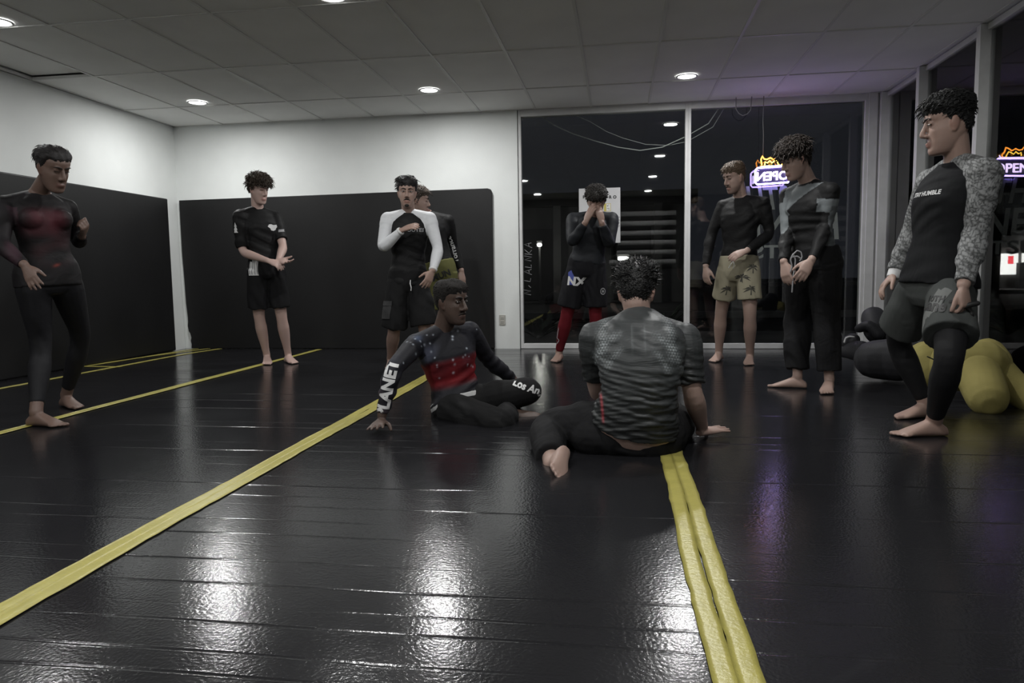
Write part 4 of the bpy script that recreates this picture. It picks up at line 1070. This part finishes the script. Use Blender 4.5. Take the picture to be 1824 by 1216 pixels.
decal('blue_print', *poly2([(-.02, -.07), (.03, -.075), (.035, .0), (.01, .06), (-.03, .04)]), sho, ony(1009, 493, 6.6), (.8, -.5, 0), (0, 0, 1), material('blue_print', (.05, .07, .30), .6), lift=.0015)
t = np.linspace(0, 2 * np.pi, 20, endpoint=False); ringv = [(.026 * math.cos(q), .032 * math.sin(q)) for q in t] + [(.018 * math.cos(q), .022 * math.sin(q)) for q in t]
ringf = [(k, (k + 1) % 20, 20 + (k + 1) % 20, 20 + k) for k in range(20)]
decal('badge_print', *shapes2([(ringv, ringf), ([(.010 * math.cos(q), .012 * math.sin(q)) for q in t], [tuple(range(20))])]), sho, ony(1077, 519, 6.6), (.95, .2, 0), (0, 0, 1), M['grey_print'], lift=.004)
lg = [o for o in p.root.children if o.name.startswith('leggings')][0]
crv = []
for (px, py) in [(1000, 568), (996, 575), (995, 585), (999, 590), (1000, 580), (997, 573), (994, 590), (992, 602), (996, 606), (992, 612)]: crv.append(ony(px, py, 0.5 * (p.knR[1] + p.anR[1]) - .06))
sub_part('swirl_print', geo_mesh('swirl_print', [limb(crv, [[(0, .004), (1, .004)]] * 9, n=6)], M['grey_print']), lg)

# 8. man in tan palm print shorts
p = Person('bearded man in tan palm print shorts and a plain black long sleeve top', FAIR, 1.0, .98, voxel=.0065)
Y = 6.62; p.beard = .55
lay(p, Y, (1323, 365, -30), (1316, 478, -28), (1319, 353, .02), (1308, 318, -.04, -58, 18, -3), shw=.18)
arm(p, 'R', (1266, 420, 6.72), (1257, 474, 6.62)); arm(p, 'L', (1372, 417, 6.55), (1331, 446, 6.38))
leg(p, 'R', (1284, 640), (1243, 653), (1284, 556)); leg(p, 'L', (1336, 645), (1332, 661), (1336, 561))
handto(p, 'R', (1258, 505), -.02, (-.7, -.6, 0), curl=(.3, .35, .4, .45)); handto(p, 'L', (1303, 458), -.03, (.1, -.6, .75), curl=(.3, .35, .4, .45))
p.build(onz(1305, 652)); report(p, 'tan'); p.eyes(.8, (.06, .04, .03)); p.mustache((.07, .045, .03), False); tan = p
p.hair((.10, .068, .045), .010, .014, front=.068, side=-.005, back=-.055, sideth=.006, tufts=220, tlen=.028, tr=.005, tdir=(0, .6, .35), seed=20)
p.garment('rashguard', p.top_geos(.006, .98, .085, flare=.004), M['stretch'], (.008, .008, .0085), .0075, disp=lambda P: folds(P, .003, (-.4, 0, 1), 70, 22))
sho = p.garment('shorts', p.shorts_geos(.105, .33, .100, .112), M['loose'], (.30, .275, .20), .009, disp=lambda P: folds(P, .004, (1, .4, .1), 55, 23))
def palm(seed):
    r = np.random.default_rng(seed); L = []
    for k in range(8):
        a = math.radians(-20 + 220 * k / 7 + r.uniform(-8, 8)); l = .05 * r.uniform(.8, 1.15); n = (-math.sin(a), math.cos(a))
        m = (math.cos(a) * l * .55, math.sin(a) * l * .55); e = (math.cos(a) * l, math.sin(a) * l - .012)
        L.append(poly2([(0, 0), (m[0] + n[0] * .006, m[1] + n[1] * .006), e, (m[0] - n[0] * .006, m[1] - n[1] * .006)]))
    L.append(poly2([(-.003, 0), (-.006, -.05), (.004, -.05), (.003, 0)]))
    return shapes2(L)
M['palm_print'] = material('dark_palm_print', (.05, .048, .04), .8)
for i, (a, b) in enumerate([(1288, 512), (1328, 494), (1340, 515), (1346, 476), (1316, 516)]):
    decal('palm_print', *palm(i), sho, ony(a, b, 6.45), (.92, .4, 0), (0, 0, 1), M['palm_print'], maxlen=.02, lift=.003)
g = [limb([ony(1306, 465, 6.46), ony(1302, 470, 6.44), ony(1298, 477, 6.44)], [[(0, .003), (1, .003)]] * 2, n=6), limb([ony(1306, 465, 6.46), ony(1308, 471, 6.44), ony(1306, 478, 6.44)], [[(0, .003), (1, .003)]] * 2, n=6)]
add_part('drawstring', geo_mesh('drawstring', g, M['white_print']), p.root)

# 9. young man in the grey and black rashguard
p = Person('young man in a grey panelled black rashguard and black gi trousers', FAIR, .97, .96, voxel=.006)
Y = 5.18
lay(p, Y, (1441, 345, -50), (1450, 466, -42), (1440, 326, .02), (1417, 287, -.06, -70, 22, -4), shw=.175)
arm(p, 'R', (1402, 416, 5.24), (1396, 466, 5.03)); arm(p, 'L', (1472, 402, 5.08), (1446, 462, 4.90))
leg(p, 'R', (1436, 691), (1368, 688), (1420, 562)); leg(p, 'L', (1478, 693), (1466, 714), (1470, 568))
handto(p, 'R', (1402, 500), -.03, (-.6, -.7, .1), curl=(.3, .35, .4, .45)); handto(p, 'L', (1424, 498), -.04, (.2, -.9, .4), curl=(.25, .3, .35, .4))
p.build(onz(1440, 697)); report(p, 'gray'); p.eyes(.75, (.015, .011, .009)); gray = p
p.hair((.022, .016, .013), .020, .018, front=.070, side=-.008, back=-.05, sideth=.010, fringe=.030, tufts=460, tlen=.055, tr=.006, curl=.25, tdir=(0, .55, .1), seed=24)
def c_gray(P):
    c = np.tile(np.array((.0085, .0085, .009)), (len(P), 1)); G = np.array((.15, .165, .172))
    for sd in 'LR':
        par, d = arm_param(p, sd, P); c[(d < .085) & (par > .22) & (par < .60)] = G
    c0 = (p.shL + p.shR) / 2; f = facing(-50); rx = nrm(p.shR - p.shL); q = P - c0; x = q @ rx; z = q[:, 2]; d = q @ f
    yoke = (d > -.01) & (z > -.035 - .75 * x) & (z < .06) & (np.abs(x) < .15); c[yoke] = G
    side = (x < -.10) & (z < -.10) & (d < .03); c[side] = np.array((.085, .093, .098))
    side = (x > .10) & (z < -.06) & (d > -.03) & (z > -.26); c[side] = G
    col = np.linalg.norm(P - p.neck, axis=1) < .075; c[col] = (.012, .012, .013)
    return c
rg = p.garment('rashguard', p.top_geos(.006, .98, -.0, flare=.002), M['stretch'], c_gray, .0065, disp=lambda P: folds(P, .0035, (-.3, 0, 1), 95, 25, sm(-(P[:, 2] - p.shL[2]), .05, .25)))
PROF9 = ([(0, .105), (.3, .112), (.7, .102), (1, .096)], [(0, .094), (.3, .096), (.6, .092), (1, .088)])
gp = p.garment('gi_trousers', p.pants_geos(.10, .93, .016, PROF9), M['pants'], (.010, .010, .011), .0075, disp=lambda P: folds(P, .007, (.8, .5, .6), 38, 27))
decal('chest_logo', *shapes2([poly2([(-.018, .014), (.016, .016), (.016, .008), (-.018, .006)]), poly2([(-.016, .010), (-.009, .010), (-.009, -.016), (-.016, -.010)]), poly2([(-.004, .010), (.003, .010), (.003, -.012), (-.004, -.012)]), poly2([(.009, .010), (.016, .010), (.014, -.014), (.009, -.012)])]), rg, ony(1421, 354, 5.0), (.75, .66, .0), (0, 0, 1), M['white_print'])
tie = []
for pts in ([(1413, 452), (1408, 462), (1411, 474), (1408, 484)], [(1414, 452), (1420, 446), (1427, 449), (1429, 458), (1425, 464)], [(1413, 453), (1417, 462), (1416, 476), (1413, 490), (1411, 520)], [(1411, 458), (1420, 456), (1428, 462)]):
    c3 = [ony(a, b, 4.985) for a, b in pts]; tie.append(limb(c3, [[(0, .005), (1, .005)]] * (len(c3) - 1), n=7))
add_part('waist_tie', geo_mesh('waist_tie', tie, M['grey_print']), p.root)

# 10. man at the right edge
p = Person('man in profile at the right with grey marbled sleeves and grey shorts', TAN, 1.0, 1.06, voxel=.0052, head_scale=1.10)
Y = 3.98; p.beard = .15
lay(p, Y, (1704, 318, -76), (1668, 508, -66), (1706, 291, .0), (1688, 226, -.02, -97, 8, 0), shw=.178, hw=.09)
arm(p, 'L', (1737, 420, 3.80), (1716, 508, 3.66)); arm(p, 'R', (1626, 410, 1), (1594, 486, -1), le=.30, lf=.26)
leg(p, 'R', (1664, 741), (1593, 745), (1596, 604)); leg(p, 'L', (1684, 775), (1594, 777), (1692, 636))
handto(p, 'L', (1720, 545), -.02, (.6, -.8, 0), curl=(.9, 1.0, 1.05, 1.1), thumb=.4); handto(p, 'R', (1572, 511), -.02, (-.5, .2, .8), curl=(.35, .4, .4, .45), thumb=.7)
p.build(onz(1650, 765)); report(p, 'right'); p.eyes(.55, (.014, .011, .010)); rman = p
p.hair((.009, .009, .009), .020, .016, front=.066, side=.005, back=-.04, sideth=.008, tufts=420, tlen=.035, tr=.006, tdir=(0, .5, .4), seed=28)
tb = p.garment('shirt', p.torso_geo(.014, .0, .566, .022, straight=True), M['loose'], (.009, .0095, .0105), .007, disp=lambda P: folds(P, .003, (.4, .2, 1), 45, 29))
def c_marble(P):
    n = np.abs(noise3(P * np.array((1, 1, 1.3)), 105, 31)) ; n2 = np.abs(noise3(P, 170, 33)); v = np.clip(np.minimum(n, n2 * 1.3) * 2.0, 0, 1)
    return (.045 + .21 * v)[:, None] * np.array((.98, 1.0, 1.0))
for sd in 'LR':
    p.garment('sleeve', p.top_geos(.018, .97, body=False, sides=sd, sl_off=.014), M['loose'], c_marble, .0055, disp=lambda P: folds(P, .004, (.2, .2, 1), 70, 35))
sho = p.garment('shorts', p.shorts_geos(.06, .40, .098, .120, .006), M['loose'], (.052, .056, .054), .008, disp=lambda P: folds(P, .005, (1, .3, .2), 45, 37))
p.garment('leggings', p.leg_geo('R', .005, .2, .94) + p.leg_geo('L', .005, .2, .94), M['stretch2'], (.009, .009, .010), .007)
decal('chest_lettering', *text_mesh('STAY HUMBLE', .030, .001), tb, (p.shL + p.shR) / 2 + np.array((0, 0, -.075)) + facing(-76) * .10, (.24, -.97, 0), (0, 0, 1), M['white_print'], depth=.3)
decal('grey_panel', *poly2([(-.07, -.13), (.0, -.13), (.07, .10), (.01, .13)]), sho, ony(1652, 545, 3.7), (.70, -.70, 0), (0, 0, 1), material('pale_panel_cloth', (.10, .105, .10), .7), lift=.002, maxlen=.02)
decal('shorts_lettering', *text_mesh('10TH', .04, .001), sho, ony(1656, 533, 3.7), (.75, -.66, 0), (0, 0, 1), M['black_print'], lift=.005)
decal('shorts_lettering', *text_mesh('PLaneT', .072, .0025), sho, ony(1657, 545, 3.7), (.75, -.66, -.03), (0, 0, 1), M['black_print'], lift=.005)
a = p.arm_pts('R'); d = nrm(a[2] - a[1]); add_part('wrist_wrap', geo_mesh('wrist_wrap', [limb([a[2] - d * .035, a[2], a[2] + d * .03], [[(0, .040), (1, .036)], [(0, .036), (1, .034)]], roundcap=False)], M['white_print']), p.root)
# the small black thing he holds
k = ony(1724, 541, p.wrL[1] - .02)
hb = [limb([ony(1712, 548, k[1]), ony(1726, 543, k[1] - .01), ony(1741, 540, k[1] - .01)], [[(0, .013), (1, .012)]] * 2, n=10), limb([ony(1724, 548, k[1]), ony(1730, 556, k[1]), ony(1732, 565, k[1])], [[(0, .012), (1, .006)]] * 2, n=8)]
o = mesh_obj('mouthguard_case', np.vstack([np.asarray(g[0]) for g in hb]), sum([[tuple(i + (len(hb[0][0]) if q else 0) for i in f) for f in hb[q][1]] for q in (0, 1)], []), M['black_print'], None, True)
o.name = 'hand_strap'; tag(o, 'small black rubber strap held in the near hand of the man in marbled sleeves', 'strap')
print('PEOPLE', time.time() - T0)
# ------------------------------------------------------------------ neon sign in the back window
NY = YB - .10
M['neon_blue'] = emission('violet_neon_tube', (.38, .28, 1.0), 26.0); M['neon_pink'] = emission('pink_neon_tube', (.72, .58, 1.0), 11.0)
M['neon_orange'] = emission('orange_neon_tube', (1.0, .33, .04), 9.0); M['neon_yellow'] = emission('yellow_neon_tube', (1.0, .62, .08), 9.0)
M['clear'] = material('dark_acrylic_backing', (.02, .02, .03), .3); M['wire'] = material('grey_wire', (.18, .18, .18), .5)
def npx(x, y, dy=0.0): return ony(x, y, NY + dy)
c = npx(1376, 312); sign = empty('neon_sign', c); tag(sign, 'glowing neon sign with an orange flame over a violet box hung in the window', 'neon sign')
def tubes(name, lines, r, mat, closed=False):
    mb = MB()
    for l in lines: mb.tube([npx(*q) for q in l], r, 8)
    return mb.build(name, mat, sign, True)
box = [(1350, 299), (1400, 295.5), (1404, 299), (1406.5, 320), (1404, 324.5), (1349, 328.5), (1345.5, 325), (1345.5, 303), (1350, 299)]
tubes('box_tube', [box], .0085, M['neon_blue'])
v, f = text_mesh('OPEN', .125, .002)
q0 = npx(1376, 314, -.002); vv = [(q0[0] - a, q0[1], q0[2] + b - a * .03) for a, b in v]          # seen from behind: reversed
v3 = vv + [(a, b + .01, c_) for a, b, c_ in vv]; n = len(vv); mesh_obj('letter_tubes', v3, [tuple(t) for t in f] + [tuple(i + n for i in t[::-1]) for t in f], M['neon_pink'], sign)
tubes('flame_tube', [[(1357, 294), (1355.5, 284), (1358, 278), (1361, 283), (1366, 284), (1372, 281), (1378, 284), (1383, 280), (1388, 277.5), (1390, 285), (1394, 290), (1392, 295)]], .007, M['neon_orange'])
tubes('flame_tube', [[(1362, 294), (1363, 288), (1367, 290), (1371, 286), (1375, 290), (1379, 287), (1383, 285), (1386, 291), (1388, 295)]], .006, M['neon_yellow'])
tubes('flame_base_tube', [[(1356, 297), (1368, 296), (1380, 295.5), (1396, 294), (1398, 290)]], .006, M['neon_pink'])
MB().prism([npx(1353, 301, .03), npx(1400, 297, .03), npx(1403, 322, .03), npx(1349, 326, .03)], (0, .006, 0)).build('backing', M['clear'], sign)
MB().tube([npx(1359, 280), npx(1360, 240), npx(1359, 215), (npx(1360.5, 184.5)[0], NY, ZC - .001)], .0035, 8).build('hanging_wire', M['wire'], sign, True)
mb = MB().tube([(npx(1311, 187)[0], NY, ZC - .001)] + [npx(*q) for q in [(1311, 194), (1316, 202), (1323, 206), (1331, 203), (1337, 196)]] + [(npx(1339, 187)[0], NY, ZC - .001)], .0045, 8)
o = mb.build('hanging_cable', M['wire'], None, True); tag(o, 'short pale cable looping down from the ceiling beside the sign wire', 'cable')

# ------------------------------------------------------------------ lettering on the glass (reads from the street)
M['vinyl_letter'] = material('grey_window_vinyl', (.66, .66, .67), .6)
lt = empty('window_lettering', ony(1395, 400, YB + .036)); tag(lt, 'grey reversed vinyl lettering on the back window under the neon sign', 'window lettering')
def vinyl(txt, px, py, size, width, sl):
    v, f = text_mesh(txt, size, size * .022, slant=sl); w = v[:, 0].max() - v[:, 0].min(); k = width / w
    c = ony(px, py, YB + .040); vv = [(c[0] - a * k, YB + .0345, c[2] + b) for a, b in v]; n = len(vv)
    mesh_obj('letter_row', vv + [(a, b + .0008, z) for a, b, z in vv], [tuple(t) for t in f] + [tuple(i + n for i in t[::-1]) for t in f], M['vinyl_letter'], lt)
vinyl('10TH', 1383, 354, .345, .56, .22); vinyl('PLANET', 1396, 407, .385, 1.15, .10); vinyl('JIU JITSU', 1394, 449, .19, 1.02, 0)

# poster taped inside the left pane
c = ony(1068, 384, YB + .02); P0, P1 = ony(1031, 336, YB + .022), ony(1105, 432, YB + .022)
po = MB().box(P0[0], P1[0], YB + .022, YB + .0265, P1[2], P0[2]).build('poster', material('white_poster_paper', (.50, .50, .51), .5, var=.06, vscale=4)); tag(po, 'white paper poster stuck inside the left back pane behind the man covering his face', 'poster')
def poster_bit(name, v, f, mat, px, py, lift=.001):
    q = ony(px, py, YB + .022); o = mesh_obj(name, [(q[0] + a, YB + .022 - lift, q[2] + b) for a, b in v], f, mat); o.parent = po
for ch, px in (('P', 1040), ('R', 1087), ('O', 1095)): poster_bit('letter', *text_mesh(ch, .045, .002), M['black_print'], px, 351)
poster_bit('icon_card', *poly2([(-.045, -.05), (.03, -.05), (.03, .035), (-.045, .035)]), material('yellow_card_print', (.45, .38, .10), .6), 1083, 368)
poster_bit('icon_card', *poly2([(-.018, -.045), (.025, -.045), (.025, .03), (-.018, .03)]), M['white_print'], 1083, 368, .0015)
poster_bit('icon_arrow', *shapes2([poly2([(-.010, .0), (.004, .0), (.004, -.003), (-.007, -.003)]), poly2([(-.010, .0), (-.007, .0), (-.007, .014), (-.010, .014)]), poly2([(-.009, .001), (-.006, .0), (.012, .016), (.010, .018)]), poly2([(-.012, -.022), (.012, -.022), (.012, -.026), (-.012, -.026)]), poly2([(.009, -.022), (.012, -.022), (.012, -.042), (.009, -.042)])]), M['black_print'], 1083, 367, .002)
for k in range(4): poster_bit('leaf_sketch', *poly2([(.0, .0), (-.055, .012 - .012 * k), (-.058, .004 - .012 * k), (0, -.008)]), M['grey_print'], 1104, 386 + 5 * k)

# scratched tag along the left edge of the pane
gl = {'N': [[(0, 0), (0, 1), (.6, 0), (.6, 1)]], 'A': [[(0, 0), (.35, 1), (.7, 0)], [(.15, .4), (.55, .4)]], 'L': [[(0, 1), (0, 0), (.5, 0)]], 'K': [[(0, 0), (0, 1)], [(.6, 1), (0, .4), (.6, 0)]], '.': [[(.1, 0), (.3, .25)]]}
mb = MB(); x = 0.0; b0, b1 = ony(939, 524, YB + .026), ony(941, 428, YB + .026); ax = b1 - b0; L = np.linalg.norm(ax); ax = ax / L; perp = np.array((-1., 0, .1))
word = 'N.LALNKA'; pitch = L / len(word)
rg_ = np.random.default_rng(4)
for i, chh in enumerate(word):
    for st in gl[chh]:
        mb.tube([b0 + ax * (i * pitch + (a + rg_.normal(0, .05)) * pitch * 1.05) + perp * ((b - .5) * .085 + rg_.normal(0, .005)) for a, b in st], .0035, 5)
o = mb.build('scratched_graffiti', M['grey_print']); tag(o, 'jagged pale scratched letters running up the left edge of the back pane', 'graffiti')

# ------------------------------------------------------------------ striped flag on the rear wall, mirrored in the glass
fx0, fx1, fz0, fz1 = -.97, 1.30, .91, 2.38
fl = empty('striped_flag', (0, YR + .05, fz0)); tag(fl, 'large grey and black striped flag mirrored in the left back pane', 'flag')
M['flag_grey'] = material('grey_flag_cloth', (.55, .55, .55), .8); M['flag_black'] = material('black_flag_cloth', (.012, .012, .012), .8)
hs = (fz1 - fz0) / 13
for k in range(13):
    n = 24; v = []; f = []
    for i in range(n + 1):
        xx = fx0 + (fx1 - fx0) * i / n; yy = YR + .045 + .010 * math.sin(xx * 7 + k * .25)
        for zz in (fz1 - hs * k, fz1 - hs * (k + 1)):
            v += [(xx, yy, zz), (xx, yy - .002, zz)]
    for i in range(n):
        a = i * 4; f += [(a, a + 4, a + 6, a + 2), (a + 1, a + 3, a + 7, a + 5), (a, a + 1, a + 5, a + 4), (a + 2, a + 6, a + 7, a + 3)]
    mesh_obj('stripe', v, f, M['flag_black'] if k % 2 == 0 else M['flag_grey'], fl, True)
MB().box(fx0, fx0 + .85, YR + .058, YR + .062, fz1 - hs * 7, fz1).build('canton', M['flag_black'], fl)

# ------------------------------------------------------------------ outside, at night
GZ = -.12
g = MB().box(-40, 45, YB + .25, 90, GZ - .1, GZ).build('ground_outside', M['asphalt']); tag(g, kind='structure')
s_ = MB().box(-20, 25, YB + .26, YB + 2.6, GZ, -.02).build('sidewalk_outside', M['concrete']); tag(s_, kind='structure')
g2 = MB().box(XR + .3, 45, -20, YB + .2, GZ - .1, GZ - .005).build('ground_side_outside', M['asphalt']); tag(g2, kind='structure')
o = MB().box(-30, 40, 15.2, 15.45, GZ, GZ + .14).build('street_kerb', M['concrete'], bevel=.02); tag(o, 'pale concrete kerb across the dark street outside', 'kerb')
o = MB().box(-30, 40, 46, 47.5, GZ, GZ + .25).build('street_kerb', M['concrete'], bevel=.02); tag(o, 'far pale kerb at the end of the dark lot outside', 'kerb')
M['facade'] = material('dim_grey_facade', (.10, .10, .10), .9, var=.2, vscale=1); M['trimdark'] = material('dark_facade_trim', (.03, .03, .03), .8)
M['street_glow'] = emission('street_light_glow', (1, .98, .92), 14.0)
bd = empty('shop_building', (-2, 24, GZ)); tag(bd, 'dim single storey shop building across the lot seen through the left pane', 'building')
MB().box(-6, 2.2, 24, 30, GZ, 3.4).build('wall', M['facade'], bd)
MB().box(-6.2, 2.4, 23.4, 24, 3.0, 3.4).build('fascia', M['trimdark'], bd)
for x in (-3.6, -2.0, -.4, 1.2): MB().box(x - .12, x + .12, 23.5, 23.8, GZ, 3.0).build('pillar', M['facade'], bd)
for x in (-2.8, .4): MB().box(x - .6, x + .6, 23.94, 24.01, GZ + .1, 2.3).build('door', M['trimdark'], bd)
def wall_lamp(px, py, y, label, w, power):
    c = ony(px, py, y); t = empty('outdoor_lamp', c); tag(t, label, 'outdoor lamp', 'lamps in the dark outside')
    MB().box(c[0] - w, c[0] + w, y - .06, y + .02, c[2] - .05, c[2] + .05).build('glowing_lens', M['street_glow'], t, bevel=.03)
    MB().box(c[0] - w * 1.15, c[0] + w * 1.15, y - .04, y + .12, c[2] + .05, c[2] + .12).build('hood', M['trimdark'], t)
    MB().box(c[0] - .03, c[0] + .03, y + .02, y + .10, GZ, c[2] + .05).build('post', M['trimdark'], t)
    l = bpy.data.lights.new('lamp_light', 'POINT'); l.energy = power; l.shadow_soft_size = .1; l.color = (1, .97, .9); lo = bpy.data.objects.new('lamp_light', l); link(lo, t); lo.location = (0, -.3, -.02)
wall_lamp(1110, 460, 22.0, 'bright white lamp outside low behind the striped reflection', .16, 14)
wall_lamp(961, 436, 22.5, 'small white lamp outside beside the scratched letters', .07, 10)
# slack wires strung across the outside of the glazing, fixed to the wall above it
M['pale_wire'] = material('pale_wire', (.55, .55, .54), .5); WY = YB + .145
for i, pts in enumerate([[(985, 222), (1020, 238), (1060, 251), (1100, 262), (1140, 268), (1180, 262), (1222, 243), (1262, 220)], [(1050, 216), (1080, 234), (1110, 246), (1150, 257), (1190, 259), (1224, 252), (1270, 226)]]):
    P_ = [ony(a_, b_, WY + .03 * i) for a_, b_ in pts]; e0, e1 = P_[0].copy(), P_[-1].copy(); e0[0] -= .22 + .1 * i; e1[0] += .16; e0[2] = e1[2] = ZC + .03
    o = MB().tube([e0] + P_ + [e1], .0058 if i == 0 else .0035, 6).build('hanging_wire_outside', M['pale_wire'], None, True)
    tag(o, ['thicker pale wire sagging across the outside of the left pane', 'thinner pale wire sagging just above the thicker one in the left pane'][i], 'wire', 'wires outside the left pane')
# plants outside
M['leaf'] = material('dark_green_leaf', (.05, .065, .045), .6, var=.3, vscale=8)
def blade_plant(c, n, L, w, label, seed, spread=1.0):
    r = np.random.default_rng(seed); t = empty('spiky_plant', c); tag(t, label, 'plant', 'plants beside the outdoor path')
    for k in range(n):
        a = 2 * math.pi * (k + r.random() * .6) / n; e = r.uniform(.5, 1.3); d = np.array((math.cos(a) * spread, math.sin(a) * spread, e)); d /= np.linalg.norm(d); sd = np.array((-math.sin(a), math.cos(a), 0)); l = L * r.uniform(.7, 1.1)
        P = [np.array(c) + d * l * s - np.array((0, 0, .35 * l * s * s)) for s in (0, .35, .7, 1.0)]; W = [w, w * 1.1, w * .7, .003]; v = []
        for p_, q in zip(P, W): v += [p_ + sd * q, p_ + np.array((0, 0, -.01)), p_ - sd * q]
        f = [(i * 3 + j, i * 3 + j + 1, i * 3 + j + 4, i * 3 + j + 3) for i in range(3) for j in range(2)]
        mesh_obj('leaf', v, f, M['leaf'], t, True)
c = ony(958, 545, 9.6); c[2] = max(c[2], .0); blade_plant((c[0], 9.6, -.02), 22, .95, .035, 'large spiky agave like plant outside the lower left of the left pane', 3)
c = ony(1182, 520, 9.9); blade_plant((c[0], 9.9, -.02), 30, .85, .02, 'dark feathery plant outside behind the seated man with spiky hair', 5, .8)
# lit storefront to the far left outside, seen mirrored in the side windows
sf = empty('lit_storefront', (-9.2, 30, GZ)); tag(sf, 'brightly lit storefront mirrored in the right hand windows', 'storefront')
MB().box(-16.5, -8.35, 30.3, 34, GZ, 2.4).build('wall', M['concrete'], sf)
MB().box(-16.5, -8.3, 29.6, 30.3, 1.55, 2.0).build('canopy', M['concrete'], sf)
M['shop_glow'] = emission('lit_shop_window', (1.0, .97, .95), 11.0)
for k, x in enumerate((-9.0, -10.3, -11.6, -12.9)): MB().box(x - .58, x + .58, 30.24, 30.29, .55, 1.35).build('lit_window', M['shop_glow'], sf)
MB().box(-9.35, -9.2, 30.1, 30.2, .95, 1.25).build('red_sign', emission('red_sign_glow', (1, .08, .10), 9.0), sf)
for x in (-8.55, -9.62, -10.95): MB().box(x - .14, x + .14, 29.9, 30.15, GZ, 1.0).build('pillar', M['trimdark'], sf)
MB().box(-16.5, -8.2, 28.2, 30.2, GZ, .02).build('pavement', M['concrete'], sf)
l = bpy.data.lights.new('shop_light', 'POINT'); l.energy = 120; l.shadow_soft_size = .2; lo = bpy.data.objects.new('shop_light', l); link(lo, sf); lo.location = (-.8, -.9, 1.5)

# ------------------------------------------------------------------ grappling dummies by the side windows
def dummy_mat(name, c, r=.85): return material(name, c, r, .25, bump=.12, bscale=120, var=.08, vscale=6)
M['yellow_cloth'] = dummy_mat('yellow_canvas', (.29, .25, .085)); M['grey_cloth'] = dummy_mat('charcoal_canvas', (.045, .045, .050), .6); M['black_cloth'] = dummy_mat('black_canvas', (.022, .022, .026), .6)
def chain(pix, radii, n=18): return limb([ony(a, b, y) for a, b, y in pix], [[(0, radii[i]), (1, radii[i + 1])] for i in range(len(pix) - 1)], n=n)
D = empty('grappling_dummy', onz(1740, 730)); tag(D, 'yellow stuffed grappling dummy lying on the mats behind the man at the right', 'dummy')
me = remesh('torso', [chain([(1690, 655, 4.85), (1752, 650, 4.80)], [.150, .150])], .010, 6, M['yellow_cloth']); add_part('torso', me, D)
me = remesh('leg', [chain([(1742, 665, 4.72), (1752, 690, 4.60), (1759, 708, 4.50)], [.125, .120, .112])], .010, 6, M['yellow_cloth']); add_part('leg', me, D)
me = remesh('leg', [chain([(1765, 655, 4.80), (1800, 685, 4.72), (1850, 722, 4.60)], [.115, .095, .085])], .010, 6, M['yellow_cloth']); add_part('leg', me, D)
me = remesh('arm', [chain([(1722, 620, 4.98), (1735, 640, 4.9)], [.075, .09])], .010, 6, M['yellow_cloth']); add_part('arm', me, D)
me = remesh('arm', [chain([(1758, 630, 5.02), (1772, 645, 4.95)], [.105, .10])], .010, 6, M['yellow_cloth']); add_part('arm', me, D)
me = remesh('head', [chain([(1650, 640, 4.95), (1664, 660, 4.90)], [.125, .125])], .010, 6, M['yellow_cloth']); add_part('head', me, D)
pts = [ony(a, b, 4.74) for a, b in ((1652, 635), (1665, 641), (1678, 649))]
add_part('seam', geo_mesh('seam', [limb(pts, [[(0, .004), (1, .004)]] * 2, n=6)], M['black_print']), D)
D = empty('grappling_dummy', onz(1560, 668)); tag(D, 'charcoal stuffed dummy slumped by the corner post behind the yellow one', 'dummy')
me = remesh('torso', [chain([(1556, 640, 5.75), (1600, 640, 5.65), (1622, 640, 5.7)], [.145, .160, .145])], .010, 6, M['grey_cloth']); add_part('torso', me, D)
me = remesh('arm', [chain([(1535, 626, 6.0), (1512, 622, 6.25), (1492, 622, 6.4)], [.085, .075, .062])], .010, 6, M['grey_cloth']); t_ = add_part('arm', me, D)
me = remesh('glove', [chain([(1508, 609, 6.20), (1520, 605, 6.15)], [.050, .055])], .009, 5, M['grey_cloth']); gv = add_part('glove', me, D)
sub_part('white_trim', geo_mesh('white_trim', [limb([ony(a, b, 6.11) for a, b in ((1504, 609), (1506, 602), (1513, 599), (1521, 600))], [[(0, .008), (1, .007)]] * 3, n=8)], M['white_print']), gv)
me = remesh('head', [chain([(1556, 566, 6.1), (1563, 590, 6.0)], [.095, .10])], .010, 6, M['black_cloth']); add_part('head', me, D)
me = remesh('strap', [limb([ony(1530, 585, 6.02), ony(1548, 578, 5.93), ony(1566, 596, 5.88)], [[(0, .035), (1, .04)], [(0, .04), (1, .04)]])], .009, 4, M['black_cloth']); add_part('strap', me, D)
B = empty('kit_bag', (2.35, 5.45, 0)); tag(B, 'black kit bag with a pale stripe leaning against the side window behind the yellow dummy', 'bag')
me = remesh('bag_body', [limb([(2.47, 5.72, .15), (2.47, 5.50, .16), (2.47, 5.28, .15)], [[(0, .12), (1, .14)], [(0, .14), (1, .12)]], n=24)], .012, 6, M['black_cloth']); bb = add_part('bag_body', me, B)
q = ony(1790, 620, 5.2)
decal('pale_stripe', *poly2([(-.10, -.045), (-.085, -.055), (.10, .045), (.085, .055)]), bb, (2.44, 5.25, .22), (.8, -.5, 0), (-.2, .4, 1), M['grey_print'], depth=.3)
print('DONE', time.time() - T0, sum(len(o.data.polygons) for o in bpy.data.objects if o.type == 'MESH'))
